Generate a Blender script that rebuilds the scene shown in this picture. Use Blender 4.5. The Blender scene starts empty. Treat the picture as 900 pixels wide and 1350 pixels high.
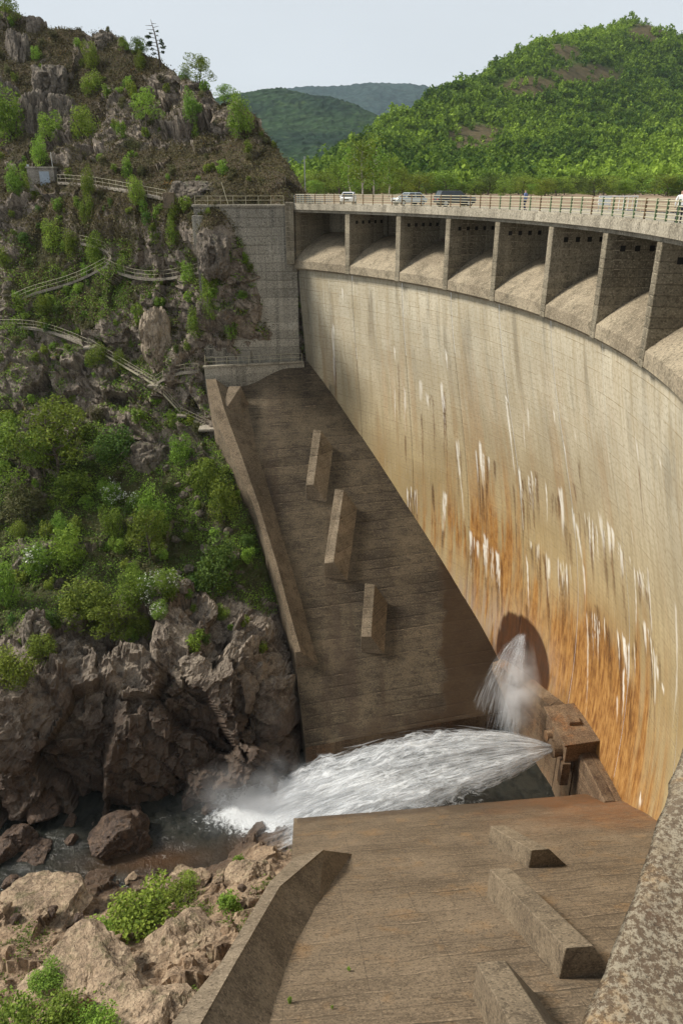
import bpy, math, random
import numpy as np
from mathutils import Vector, Matrix
from mathutils.bvhtree import BVHTree

random.seed(7)
RNG = np.random.default_rng(11)
SC = bpy.context.scene
COL = SC.collection

# ------------------------------------------------------------------ camera
FPX, PITCH, YAW = 961.0, math.radians(23.85), math.radians(3.5)
cam_d = bpy.data.cameras.new('camera')
cam_d.sensor_fit = 'VERTICAL'; cam_d.sensor_height = 36.0
cam_d.lens = FPX / 1350.0 * 36.0
cam_d.clip_start = 0.05; cam_d.clip_end = 20000
cam = bpy.data.objects.new('camera', cam_d); COL.objects.link(cam)
cam.rotation_euler = (math.pi / 2 - PITCH, 0, -YAW)
SC.camera = cam

# ------------------------------------------------------------------ sky, sun, exposure
SUN_EL, SUN_AZ = math.radians(44), math.radians(-80)      # azimuth from +Y towards +X
world = bpy.data.worlds.new('World'); SC.world = world; world.use_nodes = True
wn = world.node_tree; wn.nodes.clear()
wo = wn.nodes.new('ShaderNodeOutputWorld'); wb = wn.nodes.new('ShaderNodeBackground')
sky = wn.nodes.new('ShaderNodeTexSky'); sky.sky_type = 'NISHITA'; sky.sun_disc = False
sky.sun_elevation = SUN_EL; sky.sun_rotation = SUN_AZ
sky.air_density = 1.0; sky.dust_density = 3.0
wm = wn.nodes.new('ShaderNodeMix'); wm.data_type = 'RGBA'
wm.inputs['Factor'].default_value = 0.9                   # thin bright overcast over the blue
wm.inputs[7].default_value = (6.5, 6.9, 7.25, 1)
wtc = wn.nodes.new('ShaderNodeTexCoord'); wmap = wn.nodes.new('ShaderNodeMapping')
wmap.inputs['Scale'].default_value = (1.5, 1.5, 5.0)
wno = wn.nodes.new('ShaderNodeTexNoise'); wno.inputs['Scale'].default_value = 2.2
wno.inputs['Detail'].default_value = 5
wr = wn.nodes.new('ShaderNodeMapRange'); wr.inputs['To Min'].default_value = 0.94; wr.inputs['To Max'].default_value = 1.06
wmul = wn.nodes.new('ShaderNodeVectorMath'); wmul.operation = 'SCALE'
wn.links.new(wtc.outputs['Generated'], wmap.inputs['Vector']); wn.links.new(wmap.outputs[0], wno.inputs['Vector'])
wn.links.new(wno.outputs['Fac'], wr.inputs['Value'])
wn.links.new(sky.outputs[0], wm.inputs[6]); wn.links.new(wm.outputs[2], wmul.inputs[0])
wn.links.new(wr.outputs[0], wmul.inputs['Scale']); wn.links.new(wmul.outputs[0], wb.inputs['Color'])
wb.inputs['Strength'].default_value = 0.096
wn.links.new(wb.outputs[0], wo.inputs['Surface'])
sun_d = bpy.data.lights.new('sun', 'SUN'); sun_d.energy = 4.4; sun_d.angle = math.radians(11); sun_d.color = (1, 0.94, 0.84)
sun = bpy.data.objects.new('sun', sun_d); COL.objects.link(sun)
sdir = Vector((math.sin(SUN_AZ) * math.cos(SUN_EL), math.cos(SUN_AZ) * math.cos(SUN_EL), math.sin(SUN_EL)))
sun.rotation_euler = sdir.to_track_quat('Z', 'Y').to_euler()
sun.location = sdir * 200
vs = SC.view_settings
vs.view_transform = 'Standard'; vs.look = 'None'; vs.exposure = 0.25; vs.gamma = 1.0; vs.use_curve_mapping = False
SC.render.engine = 'CYCLES'
SC.cycles.max_bounces = 4; SC.cycles.diffuse_bounces = 2; SC.cycles.glossy_bounces = 2; SC.cycles.volume_bounces = 3; SC.cycles.transparent_max_bounces = 20
SC.cycles.use_adaptive_sampling = True; SC.cycles.adaptive_threshold = 0.02; SC.cycles.caustics_reflective = False; SC.cycles.caustics_refractive = False
SC.cycles.use_denoising = True

# ------------------------------------------------------------------ picture geometry (photo pixels 900x1350 -> world)
_fw = np.array([math.sin(YAW) * math.cos(PITCH), math.cos(YAW) * math.cos(PITCH), -math.sin(PITCH)])
_rt = np.array([math.cos(YAW), -math.sin(YAW), 0])
_up = np.array([math.sin(YAW) * math.sin(PITCH), math.cos(YAW) * math.sin(PITCH), math.cos(PITCH)])
def ray(u, v): return _fw * FPX + _rt * (u - 450) + _up * (675 - v)
def atz(u, v, z): d = ray(u, v); return d * z / d[2]
def aty(u, v, y): d = ray(u, v); return d * y / d[1]
def mpp(P): return float(np.dot(np.asarray(P), _fw)) / FPX      # metres per photo pixel at a point

# ------------------------------------------------------------------ numpy noise
def _h(ix, iy, iz, s):
    n = (ix.astype(np.int64) * 374761393 + iy.astype(np.int64) * 668265263 + iz.astype(np.int64) * 2147483647 + s * 1274126177) & 0xFFFFFFFF
    n = ((n ^ (n >> 13)) * 1274126177) & 0xFFFFFFFF
    n = ((n ^ (n >> 16)) * 2246822519) & 0xFFFFFFFF
    return ((n ^ (n >> 15)) & 0xFFFFFF) / float(0xFFFFFF)
def vnoise(P, s=0):
    F = np.floor(P); w = P - F; w = w * w * w * (w * (w * 6 - 15) + 10); F = F.astype(np.int64)
    r = 0
    for a in (0, 1):
        wx = w[:, 0] if a else 1 - w[:, 0]
        for b in (0, 1):
            wy = w[:, 1] if b else 1 - w[:, 1]
            for c in (0, 1):
                wz = w[:, 2] if c else 1 - w[:, 2]
                r = r + wx * wy * wz * _h(F[:, 0] + a, F[:, 1] + b, F[:, 2] + c, s)
    return r
def fbm(P, o=4, s=0, g=0.5):
    P = np.asarray(P, float); r = 0; a = 1.0; t = 0
    for k in range(o):
        r = r + a * vnoise(P * 2 ** k + 17.3 * k, s + k); t += a; a *= g
    return r / t
def facets(P, s=0, tilt=0.8):
    """fractured blocks: nearest cell's own offset and tilt -> (value, edge distance)"""
    P = np.asarray(P, float); F = np.floor(P).astype(np.int64)
    best = np.full(len(P), 9e9); sec = np.full(len(P), 9e9); val = np.zeros(len(P))
    for a in (-1, 0, 1):
        for b in (-1, 0, 1):
            for c in (-1, 0, 1):
                C = F + np.array([a, b, c]); x, y, z = C[:, 0], C[:, 1], C[:, 2]
                Q = C + np.stack([_h(x, y, z, s + 1), _h(x, y, z, s + 2), _h(x, y, z, s + 3)], 1)
                D = P - Q; d = np.abs(D).max(1) * 0.6 + 0.4 * np.sqrt((D * D).sum(1))
                gx, gy, gz = (_h(x, y, z, s + k) - 0.5 for k in (5, 6, 7))
                v = _h(x, y, z, s + 4) + 2 * tilt * (D[:, 0] * gx + D[:, 1] * gy + D[:, 2] * gz)
                n = d < best
                sec = np.where(n, best, np.minimum(sec, d)); val = np.where(n, v, val); best = np.where(n, d, best)
    return val, sec - best
def sstep(a, b, x): t = np.clip((x - a) / (b - a), 0, 1); return t * t * (3 - 2 * t)
def tps(C, V, Q, lam=0.0):
    """thin plate spline through control points C (n,2) with values V, read at Q (m,2)"""
    C = np.asarray(C, float); V = np.asarray(V, float); n = len(C)
    def U(r2): return np.where(r2 > 0, 0.5 * r2 * np.log(r2 + 1e-12), 0)
    A = np.zeros((n + 3, n + 3)); d = C[:, None] - C[None]; A[:n, :n] = U((d ** 2).sum(-1)) + lam * np.eye(n)
    A[:n, n] = 1; A[:n, n + 1:] = C; A[n, :n] = 1; A[n + 1:, :n] = C.T
    w = np.linalg.solve(A, np.concatenate([V, np.zeros(3)]))
    out = np.empty(len(Q))
    for i in range(0, len(Q), 20000):
        q = Q[i:i + 20000]; d2 = ((q[:, None] - C[None]) ** 2).sum(-1)
        out[i:i + 20000] = U(d2) @ w[:n] + w[n] + q @ w[n + 1:]
    return out

# ------------------------------------------------------------------ object helpers
def tag(o, label=None, cat=None, group=None, kind=None):
    if label: o['label'] = label
    if cat: o['category'] = cat
    if group: o['group'] = group
    if kind: o['kind'] = kind
    return o
def mesh(name, v, f, mat=None, smooth=False, attrs=None, uv=None):
    me = bpy.data.meshes.new(name)
    v = np.asarray(v, np.float32)
    if isinstance(f, np.ndarray):
        k = f.shape[1]
        me.vertices.add(len(v)); me.vertices.foreach_set('co', v.ravel())
        me.loops.add(f.size); me.loops.foreach_set('vertex_index', f.ravel().astype(np.int32))
        me.polygons.add(len(f)); me.polygons.foreach_set('loop_start', np.arange(0, f.size, k, dtype=np.int32))
        me.update(calc_edges=True)
    else:
        me.from_pydata([tuple(map(float, p)) for p in v], [], f); me.update()
    me.polygons.foreach_set('use_smooth', np.full(len(me.polygons), smooth))
    for k, a in (attrs or {}).items():
        at = me.attributes.new(k, 'FLOAT', 'POINT'); at.data.foreach_set('value', np.asarray(a, np.float32))
    if mat: me.materials.append(mat)
    return me
def obj(name, me, parent=None, loc=None, rot=None, scale=None):
    o = bpy.data.objects.new(name, me); COL.objects.link(o)
    if parent: o.parent = parent
    if loc is not None: o.location = [float(c) for c in loc]
    if rot is not None: o.rotation_euler = rot
    if scale is not None: o.scale = scale
    return o
def empty(name, loc=(0, 0, 0), rz=0.0):
    o = bpy.data.objects.new(name, None); COL.objects.link(o)
    o.location = [float(c) for c in loc]; o.rotation_euler = (0, 0, rz); o.empty_display_size = 0.2
    return o
class MB:
    """collects boxes / tubes / prisms into one mesh"""
    def __init__(s): s.v = []; s.f = []
    def add(s, v, f):
        n = len(s.v); s.v += [tuple(map(float, p)) for p in v]; s.f += [tuple(i + n for i in q) for q in f]; return s
    def box(s, x0, x1, y0, y1, z0, z1):
        return s.add([(x0, y0, z0), (x1, y0, z0), (x1, y1, z0), (x0, y1, z0), (x0, y0, z1), (x1, y0, z1), (x1, y1, z1), (x0, y1, z1)],
                     [(0, 3, 2, 1), (4, 5, 6, 7), (0, 1, 5, 4), (1, 2, 6, 5), (2, 3, 7, 6), (3, 0, 4, 7)])
    def hexa(s, b, t):
        """8 corner solid from bottom ring b (4) and top ring t (4), both counter-clockwise from above"""
        return s.add(list(b) + list(t), [(3, 2, 1, 0), (4, 5, 6, 7), (0, 1, 5, 4), (1, 2, 6, 5), (2, 3, 7, 6), (3, 0, 4, 7)])
    def tube(s, pts, r, n=6, caps=True):
        pts = [Vector([float(c) for c in p]) for p in pts]; m = len(pts)
        rs = r if hasattr(r, '__len__') else [r] * m
        V = []; F = []; ref = Vector((0.13, 0.21, 0.97))
        for i, p in enumerate(pts):
            t = (pts[min(i + 1, m - 1)] - pts[max(i - 1, 0)]).normalized()
            rf_ = ref if abs(t.dot(ref)) < 0.95 else Vector((1, 0.1, 0))
            a = t.cross(rf_).normalized(); b = t.cross(a)
            for k in range(n):
                w = 2 * math.pi * k / n; V.append(p + (a * math.cos(w) + b * math.sin(w)) * rs[i])
        for i in range(m - 1):
            for k in range(n):
                F.append((i * n + k, i * n + (k + 1) % n, (i + 1) * n + (k + 1) % n, (i + 1) * n + k))
        if caps: F.append(tuple(range(n))[::-1]); F.append(tuple((m - 1) * n + k for k in range(n)))
        return s.add(V, F)
    def extr(s, prof, x0, x1, axis='x'):
        """convex-ish profile [(a,b)] extruded along an axis"""
        n = len(prof)
        mk = {'x': lambda a, b, c: (c, a, b), 'y': lambda a, b, c: (a, c, b), 'z': lambda a, b, c: (a, b, c)}[axis]
        V = [mk(a, b, x0) for a, b in prof] + [mk(a, b, x1) for a, b in prof]
        F = [tuple(range(n))[::-1], tuple(range(n, 2 * n))] + [(i, (i + 1) % n, n + (i + 1) % n, n + i) for i in range(n)]
        return s.add(V, F)
    def build(s, name, mat, parent=None, smooth=False, recalc=True):
        me = mesh(name, np.array(s.v), s.f, mat, smooth)
        if recalc:
            import bmesh
            bm = bmesh.new(); bm.from_mesh(me); bmesh.ops.recalc_face_normals(bm, faces=bm.faces); bm.to_mesh(me); bm.free()
        return obj(name, me, parent)
def bevel(o, w=0.03, seg=2):
    m = o.modifiers.new('bevel', 'BEVEL'); m.width = w; m.segments = seg; m.limit_method = 'ANGLE'; return o
def gridf(nu, nv):
    i = np.arange(nu - 1)[:, None] * nv + np.arange(nv - 1)[None]; i = i.ravel()
    return np.stack([i, i + nv, i + nv + 1, i + 1], 1)

# ------------------------------------------------------------------ materials
class NB:
    def __init__(s, name, rough=0.85, spec=0.3):
        s.m = bpy.data.materials.new(name); s.m.use_nodes = True; s.t = s.m.node_tree
        s.b = s.t.nodes['Principled BSDF']; s.out = s.t.nodes['Material Output']
        s.b.inputs['Roughness'].default_value = rough; s.b.inputs['Specular IOR Level'].default_value = spec
    def n(s, ty, props=None, **ins):
        d = s.t.nodes.new(ty)
        for k, v in (props or {}).items(): setattr(d, k, v)
        for k, v in ins.items():
            k2 = int(k[1:]) if k[0] == '_' and k[1:].isdigit() else k
            s.put(d.inputs[k2], v)
        return d
    def put(s, sock, v):
        if isinstance(v, bpy.types.NodeSocket): s.t.links.new(v, sock)
        elif isinstance(v, bpy.types.Node): s.t.links.new(v.outputs[0], sock)
        else: sock.default_value = v
    def pos(s): return s.n('ShaderNodeNewGeometry').outputs['Position']
    def objc(s): return s.n('ShaderNodeTexCoord').outputs['Object']
    def attr(s, name): return s.n('ShaderNodeAttribute', {'attribute_name': name}).outputs['Fac']
    def map(s, vec, scale=(1, 1, 1), loc=(0, 0, 0), rot=(0, 0, 0)):
        return s.n('ShaderNodeMapping', None, Vector=vec, Scale=scale, Location=loc, Rotation=rot).outputs[0]
    def noise(s, vec, scale=1.0, detail=4.0, rough=0.55, dist=0.0):
        return s.n('ShaderNodeTexNoise', None, Vector=vec, Scale=scale, Detail=detail, Roughness=rough, Distortion=dist).outputs['Fac']
    def vor(s, vec, scale=1.0, feat='F1', out='Distance'):
        return s.n('ShaderNodeTexVoronoi', {'feature': feat}, Vector=vec, Scale=scale).outputs[out]
    def rng(s, v, a, b, c=0.0, d=1.0):
        return s.n('ShaderNodeMapRange', {'interpolation_type': 'SMOOTHSTEP'}, Value=v, _1=a, _2=b, _3=c, _4=d).outputs[0]
    def mth(s, op, a, b=0.0, clamp=False):
        return s.n('ShaderNodeMath', {'operation': op, 'use_clamp': clamp}, _0=a, _1=b).outputs[0]
    def mix(s, f, a, b, blend='MIX'):
        a = a if not isinstance(a, tuple) else (*a[:3], 1); b = b if not isinstance(b, tuple) else (*b[:3], 1)
        d = s.n('ShaderNodeMix', {'data_type': 'RGBA', 'blend_type': blend}); s.put(d.inputs[0], f); s.put(d.inputs[6], a); s.put(d.inputs[7], b)
        return d.outputs[2]
    def ramp(s, f, stops):
        d = s.n('ShaderNodeValToRGB', None, Fac=f); e = d.color_ramp.elements
        for i, (p, c) in enumerate(stops):
            x = e[i] if i < 2 else e.new(p)
            x.position = p; x.color = (*c[:3], 1)
        return d.outputs[0]
    def bump(s, h, dist=0.05, strength=1.0):
        d = s.n('ShaderNodeBump', None, Height=h, Distance=dist, Strength=strength); s.put(s.b.inputs['Normal'], d.outputs[0]); return d
    def col(s, c): s.put(s.b.inputs['Base Color'], c if not isinstance(c, tuple) else (*c[:3], 1)); return s
    def rough(s, r): s.put(s.b.inputs['Roughness'], r); return s
def plain(name, c, rough=0.6, metal=0.0, spec=0.4, var=0.12, scale=3.0):
    """paint / metal with a little procedural wear"""
    n = NB(name, rough, spec); k = n.noise(n.pos(), scale, 5, 0.6)
    n.col(n.mix(n.rng(k, 0.3, 0.75), tuple(x * (1 - var) for x in c), tuple(min(1, x * (1 + var)) for x in c)))
    n.b.inputs['Metallic'].default_value = metal
    return n.m

def concrete(name, light, dark, stain, lift=0.5, rough=0.9, streak=(0.9, 0.9, 0.12), lines=True, coords='pos', liftaxis=2, wet=None, boards=None, amt=1.0, orange=None, cellv=.13, grain=0.0, joints=0.0):
    """weathered, board-marked concrete"""
    n = NB(name, rough, 0.25); p = n.pos()
    big = n.noise(p, 0.16, 2, 0.6); mid = n.noise(n.map(p, streak), 1.0, 6, 0.72); fine = n.noise(p, 5.0, 4, 0.78)
    c = n.mix(n.rng(big, 0.3, 0.7), light, dark)
    c = n.mix(n.mth('MULTIPLY', n.rng(mid, 0.42, 0.72), 0.75 * amt), c, stain)
    pale = n.noise(n.map(p, (streak[0] * 2.3, streak[1] * 2.3, streak[2] * 1.4), (9, 4, 2)), 1.0, 3, 0.6)
    c = n.mix(n.mth('MULTIPLY', n.rng(pale, 0.58, 0.74), 0.4), c, tuple(min(1, x * 1.5) for x in light))
    if grain:                                                             # long thin marks left by the shutter boards
        gr = n.noise(n.map(p, (0.3, 5.5, 5.5), (2, 5, 9)), 1.0, 4, 0.7); gm = n.rng(big, .35, .6, .4, 1.0)
        c = n.mix(n.mth('MULTIPLY', n.rng(gr, .55, .68), n.mth('MULTIPLY', gm, grain)), c, tuple(min(1, x * 1.55) for x in light))
        c = n.mix(n.mth('MULTIPLY', n.rng(gr, .45, .34), n.mth('MULTIPLY', gm, grain * 1.3)), c, tuple(x * .7 for x in stain))
    if orange:
        og = n.noise(n.map(p, (0.5, 0.5, 0.2), (3, 8, 1)), 1.0, 4, 0.65)
        c = n.mix(n.mth('MULTIPLY', n.rng(og, 0.52, 0.75), 0.5), c, orange)
    c = n.mix(n.rng(fine, 0.5, 0.66, 0.0, 0.62), c, tuple(x * 0.55 for x in stain))
    sp2 = n.noise(p, 9.0, 2, 0.6); c = n.mix(n.rng(sp2, 0.56, 0.68, 0.0, 0.5), c, tuple(min(1, x * 1.6) for x in light)); c = n.mix(n.rng(sp2, 0.44, 0.33, 0.0, 0.55), c, tuple(x * .7 for x in stain))
    h = n.mth('MULTIPLY', fine, 0.5)
    if lines:
        sp = n.n('ShaderNodeSeparateXYZ', None, Vector=p)
        z = n.mth('ADD', sp.outputs[liftaxis], n.mth('MULTIPLY', big, 0.08))
        fr = n.mth('FRACT', n.mth('DIVIDE', z, lift))
        ln = n.mth('MULTIPLY', n.rng(fr, 0.0, 0.13, 1.0, 0.0), n.rng(big, 0.3, 0.65))
        c = n.mix(n.mth('MULTIPLY', ln, 0.85), c, tuple(x * 0.35 for x in dark))
        pl = n.mth('MULTIPLY', n.rng(fr, 0.84, 0.98, 0.0, 1.0), n.mth('MULTIPLY', n.rng(mid, 0.5, 0.62), n.rng(fine, .35, .6)))
        c = n.mix(n.mth('MULTIPLY', pl, 0.75), c, tuple(min(1, x * 1.9) for x in light))
        cell = n.n('ShaderNodeTexWhiteNoise', {'noise_dimensions': '1D'}, W=n.mth('FLOOR', n.mth('DIVIDE', z, lift))).outputs['Value']
        c = n.mix(1.0, c, n.n('ShaderNodeCombineColor', None, Red=n.rng(cell, 0, 1, 1 - cellv, 1 + cellv), Green=n.rng(cell, 0, 1, 1 - cellv, 1 + cellv), Blue=n.rng(cell, 0, 1, 1 - cellv, 1 + cellv)).outputs[0], 'MULTIPLY')
        h = n.mth('SUBTRACT', h, n.mth('MULTIPLY', ln, 0.8))
    if joints:                                                            # construction joints running down the slope, staggered from pour to pour
        jx = n.mth('FRACT', n.mth('ADD', n.mth('DIVIDE', sp.outputs[0], joints), n.mth('MULTIPLY', n.n('ShaderNodeTexWhiteNoise', {'noise_dimensions': '1D'}, W=n.mth('FLOOR', n.mth('DIVIDE', z, lift * 6))).outputs['Value'], .6)))
        jl = n.mth('MULTIPLY', n.rng(jx, 0.0, .016, 1.0, 0.0), n.rng(fine, .25, .5, .3, 1.0)); c = n.mix(n.mth('MULTIPLY', jl, .6), c, tuple(q * .5 for q in stain)); h = n.mth('SUBTRACT', h, jl)
    if wet:
        w = n.attr(wet); c = n.mix(n.mth('MULTIPLY', w, 0.9), c, (0.035, 0.02, 0.011)); n.rough(n.rng(w, 0.2, 0.9, rough, 0.35))
    c = n.mix(n.mth('MULTIPLY', n.attr('rusty'), n.rng(mid, .3, .6, .35, .9)), c, (0.26, 0.1, 0.028))
    n.col(c); n.bump(h, 0.03, 0.8)
    return n.m

M = {}
M['pier'] = concrete('pier_concrete', (0.27, 0.235, 0.17), (0.17, 0.145, 0.1), (0.07, 0.058, 0.04), 0.6)
M['deck'] = concrete('deck_concrete', (0.40, 0.36, 0.28), (0.28, 0.25, 0.19), (0.10, 0.085, 0.06), 0.9, lines=False)
M['sill'] = concrete('sill_concrete', (0.34, 0.285, 0.2), (0.22, 0.18, 0.125), (0.09, 0.075, 0.05), 0.6, streak=(0.7, 0.7, 0.7), lines=False)
M['wing'] = concrete('wing_concrete', (0.37, 0.34, 0.275), (0.26, 0.236, 0.187), (0.03, 0.028, 0.023), 1.1, streak=(0.5, 0.5, 0.022), amt=1.33)
M['far_apron'] = concrete('far_apron_concrete', (0.125, 0.097, 0.062), (0.055, 0.042, 0.028), (0.018, 0.014, 0.01), 0.9, streak=(0.55, 0.9, 0.9), wet='wet', amt=1.0, grain=.4)
M['coping'] = concrete('rim_lit_concrete', (0.27, 0.215, 0.15), (0.19, 0.148, 0.1), (0.08, 0.06, 0.04), 1.2, streak=(1.2, 1.2, 1.2), lines=False)  # rim's cleaner, sunlit top: the light is put into the paler colour
M['far_rim'] = concrete('far_rim_concrete', (0.2, 0.155, 0.105), (0.115, 0.09, 0.06), (0.05, 0.038, 0.025), 1.2, streak=(0.9, 0.9, 0.8), lines=False)
M['near_apron'] = concrete('near_apron_concrete', (0.2, 0.15, 0.098), (0.128, 0.094, 0.06), (0.055, 0.04, 0.026), 0.89, streak=(1.3, 1.6, 1.6), orange=(0.27, 0.155, 0.065), wet='wet', amt=.7, cellv=.05, grain=.38, joints=4.1)
M['rim'] = concrete('rim_concrete', (0.215, 0.163, 0.107), (0.13, 0.098, 0.064), (0.06, 0.045, 0.029), 1.2, streak=(0.9, 0.9, 0.8), lines=False)
M['block'] = concrete('block_concrete', (0.23, 0.18, 0.12), (0.15, 0.115, 0.077), (0.06, 0.045, 0.03), 0.8, lines=False, streak=(1.2, 1.2, 1.0))
M['outlet'] = concrete('outlet_concrete', (0.2, 0.14, 0.085), (0.1, 0.06, 0.035), (0.05, 0.026, 0.014), 0.7, orange=(0.33, 0.13, 0.03))
M['rail'] = plain('rail_paint', (0.42, 0.38, 0.26), 0.6)
M['rail_green'] = plain('rail_green_paint', (0.10, 0.16, 0.07), 0.55, var=0.4)
M['rail_rust'] = plain('rail_rust', (0.17, 0.105, 0.05), 0.8, var=0.4)
M['steel'] = plain('galvanised_steel', (0.42, 0.43, 0.42), 0.45, 0.5)
M['dark'] = plain('dark_paint_and_shade', (0.012, 0.011, 0.01), 0.9)  # near-black; on the pier sockets it stands in for inner shade
M['tyre'] = plain('tyre_rubber', (0.02, 0.02, 0.02), 0.85)
M['glass'] = plain('car_glass', (0.03, 0.04, 0.045), 0.1, spec=0.6)
M['white'] = plain('white_paint', (0.75, 0.76, 0.76), 0.4, var=0.05)
M['wood'] = plain('dead_wood', (0.16, 0.13, 0.1), 0.9, var=0.4)
M['bark'] = plain('bark', (0.1, 0.08, 0.06), 0.95, var=0.5, scale=8)
M['bark_pale'] = plain('birch_bark', (0.45, 0.42, 0.36), 0.9, var=0.5, scale=4)

def foliage(name, lo, hi, spread=0.12, sub=0.3):
    n = NB(name, 0.75, 0.2)
    t = n.attr('tint'); r = n.n('ShaderNodeObjectInfo').outputs['Random']
    c = n.mix(t, lo, hi)
    hs = n.n('ShaderNodeHueSaturation', None, Color=c, Hue=n.rng(r, 0, 1, 0.5 - spread * 0.18, 0.5 + spread * 0.12), Value=n.rng(r, 0, 1, 1 - spread * 2, 1 + spread * 2)).outputs[0]
    n.col(hs)
    tr = n.n('ShaderNodeBsdfTranslucent', None, Color=hs); mx = n.n('ShaderNodeMixShader', None, _0=sub, _1=n.b.outputs[0], _2=tr.outputs[0])
    n.t.links.new(mx.outputs[0], n.out.inputs['Surface'])
    return n.m
M['leaf_bright'] = foliage('leaf_bright', (0.105, 0.175, 0.022), (0.32, 0.43, 0.065))
M['leaf_mid'] = foliage('leaf_mid', (0.08, 0.14, 0.018), (0.25, 0.355, 0.055))
M['leaf_dark'] = foliage('leaf_dark', (0.04, 0.078, 0.015), (0.135, 0.205, 0.04))
M['leaf_olive'] = foliage('leaf_olive', (0.065, 0.068, 0.024), (0.18, 0.175, 0.075))
M['blossom'] = foliage('blossom', (0.4, 0.42, 0.33), (0.75, 0.76, 0.66), sub=0.2)
M['gorse'] = foliage('gorse_flower', (0.4, 0.26, 0.01), (0.65, 0.42, 0.02), sub=0.2)
M['needle'] = foliage('needle', (0.02, 0.035, 0.012), (0.06, 0.08, 0.025))
M['grass'] = foliage('grass_blade', (0.06, 0.12, 0.015), (0.2, 0.31, 0.05))
M['heather'] = foliage('heather_scrub', (0.066, 0.062, 0.024), (0.22, 0.2, 0.08), sub=0.15)
M['forest'] = foliage('forest_leaves', (0.05, 0.105, 0.012), (0.28, 0.4, 0.045), spread=0.0)

# ================================================================== ARCH DAM
DR, DT = 72.0, math.radians(44.5)
CX, CY = -DR * math.cos(DT), DR * math.sin(DT)
def cyl(r, th, z): t = math.radians(th); return (CX + r * math.cos(t), CY + r * math.sin(t), z)
_gz = np.polyfit([9, 13, 17, 21, 25, 29, 33, 42, 50, 62], [0, .65, 1.65, 2.8, 3.95, 5.0, 5.85, 6.85, 7.2, 7.3], 4)
def face_r(th, z):
    k = .35 + .65 / (1 + np.exp((np.abs(th) - 23) / 4.5))
    return 72.65 + k * np.maximum(np.polyval(_gz, -np.asarray(z)), 0)
def face_hit(u, v):
    """photo pixel -> (theta degrees, z) on the downstream face"""
    d = ray(u, v); t = np.linspace(.01, .2, 3000); P = d[None] * t[:, None]
    r = np.hypot(P[:, 0] - CX, P[:, 1] - CY); th = np.degrees(np.arctan2(P[:, 1] - CY, P[:, 0] - CX))
    g = r - face_r(th, P[:, 2]); i = int(np.argmax((g[1:] >= 0) & (g[:-1] < 0))) + 1
    return th[i], P[i, 2]

dam = tag(empty('arch_dam', cyl(72, 0, -60)), 'pale curved concrete arch dam streaked with rust and white lime, spillway bays along its crest', 'dam')
dam_inv = Matrix.Translation(-dam.location)
def under(o, par):
    """parent a part whose mesh is in world coordinates"""
    o.parent = par; o.matrix_parent_inverse = Matrix.Translation(-par.location) if par.rotation_euler.z == 0 else par.matrix_basis.inverted()
    return o

# --- stains on the face, each with a place of its own
def face_xy(th, z): return np.stack([np.radians(th) * 75.0, z], -1)
WHITE = [(554,502,555,545,.32),(563,520,564,540,.3),(533,513,534,575,.22),(582,508,584,543,.28),(632,584,637,646,.28),(601,584,612,692,.22),
 (588,463,589,490,.2),(586,650,583,702,.38),(667,530,680,642,.16),(684,622,686,650,.2),(738,644,742,711,.42),(755,675,757,706,.3),(760,693,768,747,.3),
 (769,747,771,800,.2),(791,682,796,738,.36),(802,693,804,738,.4),(807,700,808,730,.3),(818,727,821,769,.3),(835,747,838,842,.14),(844,755,847,791,.3),
 (854,767,858,853,.24),(849,822,851,862,.34),(862,858,862,942,.26),(822,840,824,882,.36),(828,849,827,910,.26),(822,880,819,955,.2),(813,918,812,951,.22),
 (773,813,771,950,.16),(787,827,788,871,.2),(722,735,723,791,.28),(694,735,696,809,.18),(620,702,621,729,.3),(629,715,630,738,.3),(640,708,641,762,.34),
 (647,724,648,777,.22),(655,728,656,762,.3),(740,751,741,778,.24),(890,800,885,965,.2),(845,1048,841,1066,.3),(695,540,697,575,.16),(729,540,731,560,.16),
 (743,585,747,610,.14),(756,560,760,585,.22),(838,582,843,620,.26),(868,603,872,618,.3),(439,430,441,520,.3),(520,460,521,480,.18),(451,378,452,400,.14),(832,700,836,745,.16),
 (667,524,668,530,.24),(520,515,521,560,.12),(700,620,703,640,.2),(690,560,692,600,.12),(866,880,867,900,.3),(873,905,874,915,.3)]
BROWN = [(706,622,709,692,.5),(700,625,701,650,.3),(735,655,737,690,.5),(744,690,748,755,.7),(757,640,760,668,.35),(762,610,766,652,.28),(781,690,784,738,.45),(797,738,802,800,.55),
 (806,740,812,810,.4),(820,770,826,840,.5),(750,700,753,770,.5),(640,760,641,792,.4),(656,765,658,800,.35),(620,730,621,762,.4),(722,790,724,860,.5),(700,720,702,760,.4),(710,730,712,800,.5),
 (652,610,653,640,.3),(636,640,638,700,.3),(694,800,696,840,.4),(776,800,780,940,.9),(800,830,804,940,.8),(815,850,818,990,.7),(740,760,742,900,.8),(858,870,852,990,.35),(830,900,826,1040,.5),
 (787,800,790,850,.8),(555,545,558,640,.25),(534,575,535,620,.22),(584,700,582,735,.35),(612,690,614,760,.3),(768,650,770,690,.3),(838,842,838,900,.35),(676,640,680,760,.25),(842,622,850,720,.2),
 (601,590,606,680,.35),(441,470,443,540,.5),(525,480,527,580,.3),(570,640,572,690,.4),(545,650,546,690,.5),(755,830,757,920,.7)]
def _seg(l):
    out = []
    for u0, v0, u1, v1, w in l:
        a = face_hit(u0, v0); b = face_hit(u1, v1); out.append((math.radians(a[0]) * 75, a[1], math.radians(b[0]) * 75, b[1], w))
    return out
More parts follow.
